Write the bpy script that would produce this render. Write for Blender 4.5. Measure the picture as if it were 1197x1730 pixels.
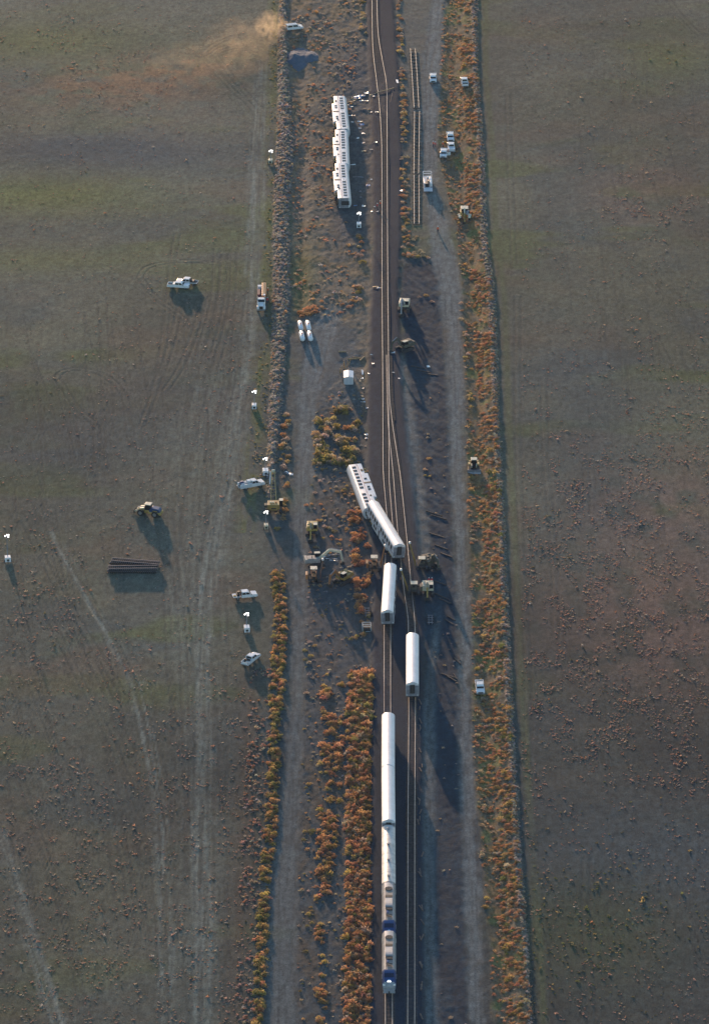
import bpy, bmesh, math, random
import numpy as np
from mathutils import Vector, Matrix, Euler
R = math.radians
random.seed(7); RNG = np.random.default_rng(7)
for o in list(bpy.data.objects): bpy.data.objects.remove(o)
SC = bpy.context.scene
COL = SC.collection

# ------------------------------------------------------------------ camera
CAM_H, PITCH, FPX, IW, IH = 628.0, R(26.0), 9600.0, 1197.0, 1730.0
CAM_Y = -CAM_H / math.tan(PITCH)
cd = bpy.data.cameras.new('camera'); cam = bpy.data.objects.new('camera', cd); COL.objects.link(cam)
cam.location = (0, CAM_Y, CAM_H); cam.rotation_euler = (math.pi/2 - PITCH, 0, 0)
cd.sensor_fit = 'VERTICAL'; cd.sensor_height = 36.0; cd.lens = 36.0*FPX/IH
cd.clip_start = 1.0; cd.clip_end = 12000
SC.camera = cam

# ------------------------------------------------------------------ light
SUN_EL, SUN_AZ = 6.0, -11.0            # degrees; azimuth from +Y towards +X
sd = Vector((math.sin(R(SUN_AZ))*math.cos(R(SUN_EL)), math.cos(R(SUN_AZ))*math.cos(R(SUN_EL)), math.sin(R(SUN_EL))))
W = bpy.data.worlds.new('World'); SC.world = W; W.use_nodes = True
nt = W.node_tree; bg = nt.nodes['Background']
sky = nt.nodes.new('ShaderNodeTexSky'); sky.sky_type = 'NISHITA'; sky.sun_disc = False
sky.sun_elevation = R(SUN_EL); sky.sun_rotation = R(SUN_AZ)
sky.air_density = 1.0; sky.dust_density = 0.5; sky.ozone_density = 2.2
nt.links.new(sky.outputs[0], bg.inputs[0]); bg.inputs[1].default_value = 0.15
ld = bpy.data.lights.new('sun', 'SUN'); sun = bpy.data.objects.new('sun', ld); COL.objects.link(sun)
ld.energy = 2.75; ld.angle = R(0.9); ld.color = (1.0, 0.66, 0.42)
sun.rotation_euler = sd.to_track_quat('Z', 'Y').to_euler(); sun.location = (0, 0, 900)
vs = SC.view_settings; vs.view_transform = 'Standard'; vs.look = 'None'; vs.gamma = 1; vs.exposure = 1.22
vs.use_curve_mapping = False
SC.render.engine = 'CYCLES'; SC.render.resolution_x = 708; SC.render.resolution_y = 1024

# ------------------------------------------------------------------ pixel -> world
def P0(px, py, z=0.0):
    dx = px - IW/2; dy = IH/2 - py
    d = (dx, FPX*math.cos(PITCH) + dy*math.sin(PITCH), -FPX*math.sin(PITCH) + dy*math.cos(PITCH))
    t = (z - CAM_H)/d[2]
    return d[0]*t, CAM_Y + d[1]*t
def hd(dx, dy):                       # heading on the ground of an image direction
    return math.atan2(-dy/0.438, dx)

# ------------------------------------------------------------------ numpy noise
def vnoise(x, y, seed):
    xi = np.floor(x).astype(np.int64); yi = np.floor(y).astype(np.int64)
    fx = x - xi; fy = y - yi
    fx = fx*fx*(3-2*fx); fy = fy*fy*(3-2*fy)
    def h(a, b):
        n = (a*374761393 + b*668265263 + seed*974711) & 0xffffffff
        n = ((n ^ (n >> 13))*1274126177) & 0xffffffff
        return ((n ^ (n >> 16)) & 0xffff)/65535.0
    return (h(xi, yi)*(1-fx) + h(xi+1, yi)*fx)*(1-fy) + (h(xi, yi+1)*(1-fx) + h(xi+1, yi+1)*fx)*fy
def fbm(x, y, seed, oct=3):
    s = 0; a = 1; t = 0
    for k in range(oct):
        s = s + a*vnoise(x, y, seed+17*k); t += a; a *= .5; x = x*2.03+5.1; y = y*2.03+1.7
    return s/t
def sstep(a, b, x):
    t = np.clip((x-a)/(b-a), 0, 1); return t*t*(3-2*t)

class Strip:                          # a band running along the line, from pixel rows (py, x left, x right)
    def __init__(s, rows):
        rows = sorted(rows, key=lambda r: -r[0])
        s.Y = np.array([P0(600, r[0])[1] for r in rows])
        s.L = np.array([P0(r[1], r[0])[0] for r in rows]); s.R = np.array([P0(r[2], r[0])[0] for r in rows])
    def lr(s, y): return np.interp(y, s.Y, s.L), np.interp(y, s.Y, s.R)
    def mask(s, x, y, w=.8, jit=0, ends=False, ew=2.0):
        l, r = s.lr(y)
        m = sstep(-w/2, w/2, x-l+jit)*sstep(-w/2, w/2, r-x+jit)
        if ends: m = m*sstep(-ew, ew, y-s.Y[0])*sstep(-ew, ew, s.Y[-1]-y)
        return m
    def area(s):
        w = s.R-s.L; return float(np.sum((w[1:]+w[:-1])*.5*np.diff(s.Y)))
    def sample(s, n, rng):
        out = np.zeros((0, 2))
        w = s.R-s.L; wm = w.max()
        while len(out) < n:
            y = rng.uniform(s.Y[0], s.Y[-1], n*2); l, r = s.lr(y)
            k = rng.uniform(0, wm, n*2) < (r-l)
            x = l+(r-l)*rng.uniform(0, 1, n*2)
            out = np.vstack([out, np.stack([x[k], y[k]], 1)])
        return out[:n]

BALLAST = Strip([(-80,615,660),(0,617,664),(120,624,672),(250,628,678),(400,630,677),(500,627,673),(600,622,676),(700,620,684),(800,620,698),(900,625,706),(1000,630,714),(1100,628,714),(1300,627,712),(1500,625,714),(1760,625,716)])
ROAD_A = Strip([(520,548,585),(560,520,565),(600,512,556),(650,506,537),(750,502,533),(900,494,519),(1000,494,518),(1150,491,514),(1300,485,508),(1400,468,505),(1500,453,500),(1600,450,499),(1760,450,501)])
ROAD_B = Strip([(110,434,452),(250,424,446),(400,417,441),(500,413,437),(600,402,424),(700,386,414),(800,374,402),(900,345,375),(1000,334,360),(1100,330,356),(1250,328,357),(1400,326,359),(1760,321,364)])
ROAD_B2 = Strip([(840,60,74),(925,92,106),(1042,158,175),(1150,216,236),(1280,242,267),(1400,261,288),(1560,268,294),(1760,271,298)])
ROAD_B3 = Strip([(1400,-14,8),(1440,0,18),(1567,36,60),(1660,62,88),(1760,92,120)])
ROAD_C = Strip([(-80,742,768),(0,730,753),(100,715,746),(200,712,738),(300,714,736),(350,721,745),(430,727,769),(500,742,778),(560,752,778),(650,757,780),(750,759,780),(900,766,785),(1000,769,790),(1100,776,798),(1150,773,793),(1300,774,796),(1400,778,803),(1500,784,810),(1760,792,815)])
ROAD_D = Strip([(600,672,680),(650,676,692),(750,684,707),(850,697,719),(940,706,728)])
ROAD_D2 = Strip([(1050,732,745),(1120,722,736),(1200,716,734),(1400,714,734),(1600,716,737),(1760,717,742)])
YARD = Strip([(530,500,560),(560,500,600),(600,505,612),(650,520,605),(680,535,600)])
VERGE_R = Strip([(-80,745,805),(0,748,805),(150,742,808),(250,738,815),(400,772,820),(500,780,834),(700,788,842),(850,790,848),(1000,796,853),(1150,797,862),(1300,800,868),(1450,815,878),(1600,828,889),(1760,832,898)])
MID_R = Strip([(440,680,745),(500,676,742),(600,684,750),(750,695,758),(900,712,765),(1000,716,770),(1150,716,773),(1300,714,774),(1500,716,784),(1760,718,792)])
VERGE_L = Strip([(-80,484,618),(0,484,618),(150,490,626),(300,492,628),(450,490,628),(540,490,625),(560,600,625),(690,535,612)])
MID_L = Strip([(660,535,618),(800,533,620),(900,520,625),(1000,519,630),(1150,516,628),(1300,510,627),(1500,502,625),(1760,502,625)])
WIND_L = Strip([(-80,476,486),(60,470,484),(150,470,488),(250,467,497),(350,462,488),(500,461,490),(600,459,482),(700,454,474),(780,452,466),(850,450,462)])
WIND_R = Strip([(-80,795,806),(120,798,806),(250,806,817),(400,812,822),(500,824,836),(700,832,842),(900,842,852),(1150,852,864),(1300,860,871),(1450,868,880),(1600,884,891),(1760,893,899)])

def polydist(X, Y, pts):              # distance to a polyline on the grid
    d = np.full(X.shape, 1e9)
    for (x0, y0), (x1, y1) in zip(pts[:-1], pts[1:]):
        vx, vy = x1-x0, y1-y0; L = vx*vx+vy*vy+1e-9
        t = np.clip(((X-x0)*vx+(Y-y0)*vy)/L, 0, 1)
        d = np.minimum(d, np.hypot(X-x0-t*vx, Y-y0-t*vy))
    return d
def catmull(pts, n=8):
    pts = [np.array(p, float) for p in pts]
    q = [2*pts[0]-pts[1]]+pts+[2*pts[-1]-pts[-2]]
    out = []
    for i in range(1, len(q)-2):
        a, b, c, d = q[i-1], q[i], q[i+1], q[i+2]
        for k in range(n):
            t = k/n
            out.append(.5*((2*b)+(c-a)*t+(2*a-5*b+4*c-d)*t*t+(3*b-a-3*c+d)*t**3))
    out.append(pts[-1]); return out

# ------------------------------------------------------------------ terrain grid
def axis(a, b, step, far):
    core = np.arange(a, b+step/2, step); g = []; s = step; v = 0
    while v < far: s *= 1.35; v += s; g.append(v)
    g = np.array(g)
    return np.concatenate([core[0]-g[::-1], core, core[-1]+g])
GX = axis(-128, 128, .44, 5000); GY = axis(-318, 402, .62, 5000)
X, Y = np.meshgrid(GX, GY)
inner = (np.abs(X) < 135) & (Y > -330) & (Y < 415)
fade = sstep(0, 40, 175-np.abs(X))*sstep(0, 40, Y+380)*sstep(0, 40, 460-Y)
n1 = fbm(X/1.6, Y/2.2, 3, 3)-.5; n2 = fbm(X/6, Y/9, 11, 3)-.5; n3 = fbm(X/35, Y/55, 23, 3)-.5
nf = vnoise(X/.5, Y/.7, 31)-.5
jit = (fbm(X/2.5, Y/4, 41, 3)-.5)*2.2
mB = BALLAST.mask(X, Y, 1.6, jit*.3)
mA = ROAD_A.mask(X, Y, 1.8, jit*1.1, True, 5); mRB = ROAD_B.mask(X, Y, 3.0, jit*1.3, True, 8)*(.55+.9*(fbm(X/.7, Y/12, 221, 2)-.2))
mB2 = ROAD_B2.mask(X, Y, 2.8, jit*1.2, True, 20)*(.5+1.0*(fbm(X/.7, Y/12, 223, 2)-.2)); mB3 = ROAD_B3.mask(X, Y, 2.2, jit*.7, True, 6)
mC = ROAD_C.mask(X, Y, 1.8, jit*1.1); mD = ROAD_D.mask(X, Y, 1.6, jit*.5, True, 8); mD2 = ROAD_D2.mask(X, Y, 1.8, jit*.5, True, 12)
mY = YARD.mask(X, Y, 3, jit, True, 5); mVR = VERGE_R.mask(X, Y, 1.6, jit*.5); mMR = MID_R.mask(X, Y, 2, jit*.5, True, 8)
mVL = VERGE_L.mask(X, Y, 2, jit*.8, True, 6); mML = MID_L.mask(X, Y, 2, jit*.6, True, 6)
mWL = WIND_L.mask(X, Y, 1.2, jit*.5, True, 6); mWR = WIND_R.mask(X, Y, .9, jit*.3)
road = np.maximum.reduce([mA, mC, mD, mD2*.8])
froad = np.maximum.reduce([mRB, mB2*.8, mB3])
fieldL = (1-sstep(-1, 1, X-WIND_L.lr(Y)[0]))
lrow = Strip([(850,452,470),(980,458,482),(1150,454,480),(1300,448,472),(1400,446,468),(1500,438,456),(1600,432,450),(1760,424,442)])
xl_edge = np.where(Y > WIND_L.Y[0], WIND_L.lr(Y)[0], lrow.lr(Y)[0])
fL = 1-sstep(-1, 1, X-xl_edge+jit*.5); fR = sstep(-1, 1, X-WIND_R.lr(Y)[1]+jit*.3)

# heights
rough = n1*.08 + nf*.05
H = n3*.5*fade + n2*.10*fade
soft = np.maximum.reduce([road, mY*.8])
field = np.maximum(fL, fR)
H += np.where(field > .5, n1*.05+nf*.022, rough)*(1-.75*soft)*(1-.8*mB)*fade
H += .55*mB                                             # ballast bed
vl, vr = VERGE_R.lr(Y); t = np.clip((X-vl)/(vr-vl), 0, 1)
H += mVR*(-.55*np.sin(np.clip(t*1.55, 0, 1)*math.pi) + .42*(.6+.8*fbm(X/3, Y/7, 201, 2))*sstep(.45, .88, t)*(1-sstep(.9, 1.0, t))) + .22*mWR*(.4+1.2*fbm(X/1.2, Y/2.5, 203, 2))
wl, wr = WIND_L.lr(Y); t2 = (X-wl)/(wr-wl)
H += .75*mWL*np.sin(np.clip(t2, 0, 1)*math.pi) + mWL*n1*.5
H += -.7*np.exp(-((X-wr-3.2)/1.9)**2)*sstep(-6, 6, Y-P0(500, 560)[1])*(1-sstep(-15, 15, Y-P0(500, 60)[1]))
n4 = fbm(X/.9, Y/2.6, 207, 2)-.5
H += mVR*(n1*.12+n4*.16) + mVL*(n1*.14+n2*.35+n4*.2)*(1-mB) + mML*(n1*.08+n4*.12) + mMR*(n1*.06+n4*.06+(fbm((X+Y*.5)/1.6, (Y-X*.5)/7, 217, 2)-.5)*.22*sstep(P0(0, 1080)[1], P0(0, 960)[1], Y))
H += -.06*road
# ruts and wheel tracks
rut = np.zeros_like(X); RUTS = []
def ruts(px, gauge=1.7, w=.28, depth=.05, col=.5):
    pts = catmull([P0(*p) for p in px], 7)
    pts = np.array(pts); d = np.gradient(pts, axis=0); n = np.stack([-d[:, 1], d[:, 0]], 1); n /= np.linalg.norm(n, axis=1)[:, None]+1e-9
    for s in ((-.5, .5) if gauge else (0,)):
        q = pts + n*(gauge or 0)*s
        i0, i1 = np.searchsorted(GX, [q[:, 0].min()-1.5, q[:, 0].max()+1.5]); j0, j1 = np.searchsorted(GY, [q[:, 1].min()-1.5, q[:, 1].max()+1.5])
        sl = (slice(j0, j1), slice(i0, i1))
        if i1 <= i0 or j1 <= j0: continue
        dd = polydist(X[sl], Y[sl], q)
        g = np.exp(-(dd/w)**2)
        H[sl] -= depth*(g - .5*np.exp(-((dd-w*2.0)/w)**2))
        rut[sl] = np.maximum(rut[sl], g*col)
for px in ([(340,95),(390,150),(430,190),(445,260)],[(360,90),(400,140),(440,185)],[(345,90),(365,75),(400,62),(440,66),(462,78)],[(350,97),(380,80),(420,76),(460,92)],[(372,92),(410,84),(450,100)],
           [(236,470),(250,452),(290,443),(340,442),(385,450)],[(236,470),(262,502),(300,530),(325,555)],[(300,395),(292,440),(284,520),(276,590),(262,660),(240,720)],[(310,500),(290,580),(270,640)],
           [(97,640),(104,630),(130,624),(170,632),(200,655),(216,690)],[(97,640),(110,660),(130,690),(160,720),(168,760)],[(120,660),(126,740),(135,790)],[(165,700),(163,790)],
           [(346,500),(330,560),(306,620),(280,660)],[(380,430),(372,520),(350,600)],[(366,420),(362,500),(340,590)],[(395,420),(390,520),(365,620)],
           [(285,860),(292,930),(302,1010),(310,1100),(312,1200)],[(300,860),(304,940),(312,1000)],[(266,880),(284,960),(296,1060)],
           [(40,880),(90,980),(150,1080),(210,1180)],[(60,1000),(120,1120),(190,1260),(240,1380)],[(10,1050),(70,1200),(120,1330)],[(100,1010),(170,1150),(220,1270)],
           [(130,980),(190,1080),(250,1220),(280,1330)],[(30,1300),(70,1430),(110,1560),(140,1700)],[(180,1300),(210,1450),(225,1600)],
           [(874,500),(874,700),(880,900),(890,1100),(892,1300)],[(858,160),(862,300),(868,450)],[(918,640),(922,780),(935,930),(938,1080)],[(990,780),(990,870)],
           [(1128,0),(1150,30),(1180,60)],[(1100,560),(1130,620),(1150,680)],[(1150,1530),(1170,1590),(1197,1640)],[(990,1450),(990,1560),(1000,1720)]):
    ruts(px)
for k in range(150):                    # faint parallel drill rows in the fields
    x = RNG.uniform(10, 430); y = RNG.uniform(500, 1500); L = RNG.uniform(90, 240); s = RNG.uniform(.0, .42)*(1-x/460)
    ruts([(x, y), (x+s*L*.5+RNG.normal()*2, y+L*.5), (x+s*L, y+L)], 0, .24, .05, RNG.uniform(.25, .7))
for k in range(80):
    x = RNG.uniform(900, 1190); y = RNG.uniform(0, 1600); L = RNG.uniform(60, 200); s = RNG.uniform(0, .5)*(x-870)/320
    ruts([(x, y), (x+s*L*.5, y+L*.5), (x+s*L, y+L)], 0, .22, .03, .4)
for st, n in ((ROAD_A, 7), (ROAD_C, 5), (ROAD_D2, 4), (ROAD_D, 3), (ROAD_B, 6), (ROAD_B2, 4), (ROAD_B3, 4)):
    l, r = st.lr(Y)
    for k in range(n):
        f = (k+.5+RNG.uniform(-.3, .3))/n; c = l+(r-l)*f+(vnoise(Y/14, Y*0+k, 77+k)-.5)*1.2
        g = np.exp(-((X-c)/.26)**2)*(Y > st.Y[0]-3)*(Y < st.Y[-1]+3)*(.4+.6*vnoise(Y/9, Y*0+k, 99))
        H -= .05*g; rut = np.maximum(rut, -g*.0)
        rut = np.where(g > .15, np.where(k % 2 == 0, np.maximum(rut, g*.7), np.minimum(rut, -g*.7)), rut)
H *= np.where(inner, 1, fade)

def Hat(x, y):
    i = np.clip(np.searchsorted(GX, x)-1, 0, len(GX)-2); j = np.clip(np.searchsorted(GY, y)-1, 0, len(GY)-2)
    fx = (x-GX[i])/(GX[i+1]-GX[i]); fy = (y-GY[j])/(GY[j+1]-GY[j])
    return (H[j, i]*(1-fx)+H[j, i+1]*fx)*(1-fy)+(H[j+1, i]*(1-fx)+H[j+1, i+1]*fx)*fy
def G(px, py, up=0.0):                 # the ground point under a pixel that shows something 'up' metres above it
    z = up
    for k in range(4):
        x, y = P0(px, py, z); z = float(Hat(x, y))+up
    return Vector((x, y, z-up))

# ground colours (albedo) by zone, with broad lighter and darker patches
def lerp(c, col, m): return c + (np.array(col)-c)*m[..., None]
C = np.zeros(X.shape+(3,)); C[:] = (.105, .092, .074)
C = lerp(C, (.125, .105, .072), sstep(.45, .7, fbm(X/26, Y/40, 51, 3))*.8)
C = lerp(C, (.080, .080, .074), sstep(.5, .72, fbm(X/30, Y/30, 57, 3))*.8)
C = lerp(C, (.105, .105, .040), sstep(.56, .74, fbm(X/40, Y/16, 61, 3))*.75)       # greenish volunteer growth
C = lerp(C, (.150, .088, .062), sstep(.58, .74, fbm(X/30, Y/22, 67, 3))*.5)        # reddish stubble
C = lerp(C, (.036, .038, .041), sstep(80, -190, Y)*.88*sstep(-90, 50, X))            # darker towards the south-east
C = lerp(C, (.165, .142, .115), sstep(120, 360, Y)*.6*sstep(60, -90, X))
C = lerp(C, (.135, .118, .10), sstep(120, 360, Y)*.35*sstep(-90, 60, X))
dk = lambda px, py, rx, ry: np.exp(-(((X-P0(px, py)[0])/rx)**2+((Y-P0(px, py)[1])/ry)**2))
C = lerp(C, (.150, .122, .088), np.clip(dk(120, 470, 40, 26)+dk(330, 60, 30, 24)+.8*dk(60, 190, 30, 14), 0, 1)*.6)
C = lerp(C, (.058, .066, .074), np.clip(dk(235, 258, 30, 16)+.7*dk(90, 250, 26, 10), 0, 1)*.9)
C = lerp(C, (.070, .074, .076), np.clip(dk(200, 720, 36, 26)+dk(330, 640, 18, 20), 0, 1)*.6)
C = lerp(C, (.24, .115, .070), np.clip(dk(200, 145, 30, 18)+.7*dk(320, 110, 20, 12), 0, 1)*.85*sstep(.35, .6, fbm(X/5, Y/5, 71, 3)))
C = lerp(C, (.15, .14, .045), dk(60, 330, 34, 14)*.85); C = lerp(C, (.15, .135, .05), dk(70, 70, 34, 18)*.75); C = lerp(C, (.14, .13, .05), dk(60, 440, 30, 10)*.6)
C = lerp(C, (.12, .12, .04), dk(1130, 100, 14, 20)*.7); C = lerp(C, (.055, .060, .026), dk(1000, 1560, 18, 28)*.7)
C = lerp(C, (.10, .10, .045), sstep(1.5, .2, np.abs(X-WIND_R.lr(Y)[1]-2.5))*.6)
C = lerp(C, (.12, .075, .06), dk(1120, 1060, 22, 40)*.6)
C = lerp(C, (.235, .118, .092), np.clip(dk(1130, 1050, 28, 34)+.8*dk(1100, 860, 20, 24)+.6*dk(1080, 330, 16, 24), 0, 1)*.8*sstep(.25, .6, fbm(X/6, Y/9, 231, 3)))
C = lerp(C, (.062, .070, .078), np.clip(dk(1080, 1430, 46, 24)+.7*dk(60, 760, 30, 24)+.8*dk(1000, 700, 14, 60), 0, 1)*.75)
C = lerp(C, (.155, .12, .085), np.clip(dk(150, 1600, 22, 30)+dk(60, 1230, 20, 24), 0, 1)*.5)
C = lerp(C, (.13, .12, .04), np.clip(1-np.abs(X-(ROAD_B.lr(Y)[1]+wl)/2)/3.5, 0, 1)*(Y > P0(0, 900)[1])*sstep(.35, .65, fbm(X/1.2, Y/9, 73, 3))*.8)
C = lerp(C, (.10, .06, .045), np.clip(1-np.abs(X-lrow.lr(Y)[0]+4)/4, 0, 1)*(Y < P0(0, 1130)[1])*.7)
grit = fbm(X/.9, Y/1.2, 83, 2)
C = lerp(C, (.16, .105, .062), mVR); C = lerp(C, (.25, .125, .048), mVR*sstep(.45, .62, fbm(X/2.2, Y/3.5, 81, 3))*.85)
C = lerp(C, (.17, .14, .04), mVR*sstep(.58, .72, fbm(X/3, Y/6, 87, 2))*.7)
C = lerp(C, (.150, .110, .080), mVL); C = lerp(C, (.24, .135, .065), mVL*sstep(.47, .66, fbm(X/3, Y/5, 91, 3))*.75)
C = lerp(C, (.12, .105, .03), dk(510, 470, 4, 26)*.8*mVL)
C = lerp(C, (.070, .067, .064), mML); C = lerp(C, (.115, .07, .045), mML*sstep(.5, .66, fbm(X/3, Y/6, 93, 3))*.7)
bare = dk(600, 250, 7, 55)+dk(610, 120, 9, 30)+dk(560, 1010, 13, 45)+dk(590, 380, 6, 20)
C = lerp(C, (.066, .064, .066), np.clip(bare, 0, 1)*.9)
C = lerp(C, (.024, .033, .041), mMR); C = lerp(C, (.046, .052, .056), mMR*sstep(.45, .7, fbm(X/4, Y/14, 95, 3))*.7)  # graded gravel strip east of the tracks, its shade put into the colour
C = lerp(C, (.098, .093, .088), mY)
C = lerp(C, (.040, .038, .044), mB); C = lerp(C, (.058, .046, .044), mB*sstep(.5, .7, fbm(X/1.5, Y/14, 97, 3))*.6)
def lanes(st, seed):                     # thin wheel lanes that follow the track
    l, r = st.lr(Y); u = (X-l)
    return sstep(.42, .62, fbm(u/.55+.6*(vnoise(Y/30, Y*0, seed)-.5), Y/34, seed+1, 2))
C = lerp(C, (.25, .222, .19), np.clip(mRB, 0, 1)*(.25+.65*lanes(ROAD_B, 251))); C = lerp(C, (.25, .218, .185), np.clip(np.maximum(mB2*lanes(ROAD_B2, 255), mB3*(.3+.7*lanes(ROAD_B3, 259))), 0, 1)*.85)
wide = Strip([(560,330,420),(700,300,420),(850,280,400),(1000,280,385),(1200,290,385),(1760,290,385)]); wl2 = wide.mask(X, Y, 8, jit*2, True, 30)*lanes(wide, 263)*fL
C = lerp(C, (.165, .145, .12), wl2*.45); C = lerp(C, (.06, .058, .055), wide.mask(X, Y, 8, jit*2, True, 30)*(1-lanes(wide, 263))*.25*fL)
C = lerp(C, (.185, .174, .160), np.maximum(mA*(.5+.2*sstep(-100, 60, Y)), mC*.85)*.8); C = lerp(C, (.15, .138, .125), np.maximum(mD, mD2)*.75)
C = lerp(C, (.15, .13, .118), np.maximum(mWL, mWR)*.6)
C = lerp(C, (.045, .043, .042), np.clip(rut, 0, 1)*.85); C = lerp(C, (.23, .20, .175), np.clip(-rut, 0, 1)*.6)
C *= (.70+.60*grit)[..., None]*(.85+.3*vnoise(X/.6, Y/2.4, 211))[..., None]
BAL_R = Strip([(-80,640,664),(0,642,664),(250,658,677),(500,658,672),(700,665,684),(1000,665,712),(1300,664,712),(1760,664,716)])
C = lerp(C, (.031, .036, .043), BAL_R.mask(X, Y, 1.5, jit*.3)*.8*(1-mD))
fld = np.clip(np.maximum(fL, fR), 0, 1)[..., None]
C *= 1+fld*((.62+.76*fbm(X/42+3, Y/60, 241, 3))[..., None]-1)
C *= np.array((.97, 1.15, 1.22))*(1-fld)+np.array((1.0, 1.17, 1.10))*fld
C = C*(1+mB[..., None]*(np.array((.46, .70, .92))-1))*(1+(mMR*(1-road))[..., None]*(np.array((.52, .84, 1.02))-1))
C = np.clip(C, .012, .9)

# ------------------------------------------------------------------ materials
MATS = {}
def mat(name, col, rough=.6, metal=0., noise=0., nscale=3., bump=0., emit=0., spec=.5, coat=0.):
    if name in MATS: return MATS[name]
    m = bpy.data.materials.new(name); m.use_nodes = True; MATS[name] = m
    N, L = m.node_tree.nodes, m.node_tree.links; b = N['Principled BSDF']
    b.inputs['Base Color'].default_value = (*col, 1); b.inputs['Roughness'].default_value = rough; b.inputs['Metallic'].default_value = metal
    b.inputs['Specular IOR Level'].default_value = spec; b.inputs['Coat Weight'].default_value = coat
    if emit: b.inputs['Emission Color'].default_value = (*col, 1); b.inputs['Emission Strength'].default_value = emit
    if noise or bump:
        tc = N.new('ShaderNodeTexCoord'); t = N.new('ShaderNodeTexNoise'); t.inputs['Scale'].default_value = nscale; t.inputs['Detail'].default_value = 5
        L.new(tc.outputs['Object'], t.inputs['Vector'])
        if noise:
            mr = N.new('ShaderNodeMapRange'); mr.inputs[1].default_value = .3; mr.inputs[2].default_value = .7; mr.inputs[3].default_value = 1-noise; mr.inputs[4].default_value = 1+noise*.4
            mx = N.new('ShaderNodeMix'); mx.data_type = 'RGBA'; mx.blend_type = 'MULTIPLY'; mx.inputs[0].default_value = 1; mx.inputs[6].default_value = (*col, 1)
            L.new(t.outputs[0], mr.inputs[0]); L.new(mr.outputs[0], mx.inputs[7]); L.new(mx.outputs[2], b.inputs['Base Color'])
        if bump:
            bp = N.new('ShaderNodeBump'); bp.inputs['Strength'].default_value = bump; bp.inputs['Distance'].default_value = .05
            L.new(t.outputs[0], bp.inputs['Height']); L.new(bp.outputs[0], b.inputs['Normal'])
    return m
def ground_mat(name, s1, s2, bump):
    m = bpy.data.materials.new(name); m.use_nodes = True; N, L = m.node_tree.nodes, m.node_tree.links; b = N['Principled BSDF']
    b.inputs['Roughness'].default_value = .95; b.inputs['Specular IOR Level'].default_value = .15
    at = N.new('ShaderNodeAttribute'); at.attribute_name = 'soil'
    tc = N.new('ShaderNodeTexCoord'); mp = N.new('ShaderNodeMapping'); mp.inputs['Scale'].default_value = (1, .6, 1); L.new(tc.outputs['Object'], mp.inputs[0])
    t1 = N.new('ShaderNodeTexNoise'); t1.inputs['Scale'].default_value = s1; t1.inputs['Detail'].default_value = 6; t1.inputs['Roughness'].default_value = .7
    t2 = N.new('ShaderNodeTexNoise'); t2.inputs['Scale'].default_value = s2; t2.inputs['Detail'].default_value = 3
    L.new(mp.outputs[0], t1.inputs['Vector']); L.new(mp.outputs[0], t2.inputs['Vector'])
    ad = N.new('ShaderNodeMath'); ad.operation = 'ADD'; L.new(t1.outputs[0], ad.inputs[0]); L.new(t2.outputs[0], ad.inputs[1])
    mr = N.new('ShaderNodeMapRange'); mr.inputs[1].default_value = .65; mr.inputs[2].default_value = 1.35; mr.inputs[3].default_value = .5; mr.inputs[4].default_value = 1.5
    L.new(ad.outputs[0], mr.inputs[0])
    mx = N.new('ShaderNodeMix'); mx.data_type = 'RGBA'; mx.blend_type = 'MULTIPLY'; mx.inputs[0].default_value = 1
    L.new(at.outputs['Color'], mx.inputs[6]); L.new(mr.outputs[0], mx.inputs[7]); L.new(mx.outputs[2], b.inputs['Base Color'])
    bp = N.new('ShaderNodeBump'); bp.inputs['Strength'].default_value = bump; bp.inputs['Distance'].default_value = .08
    L.new(ad.outputs[0], bp.inputs['Height']); L.new(bp.outputs[0], b.inputs['Normal'])
    return m
M_FIELD = ground_mat('tilled_soil', 1.1, 3.2, .35); M_DIRT = ground_mat('rough_dirt', 1.4, 4.0, .5)
M_ROAD = ground_mat('packed_dirt', .8, 3.0, .2); M_BAL = ground_mat('crushed_ballast', 2.5, 7.0, .6)

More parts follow.
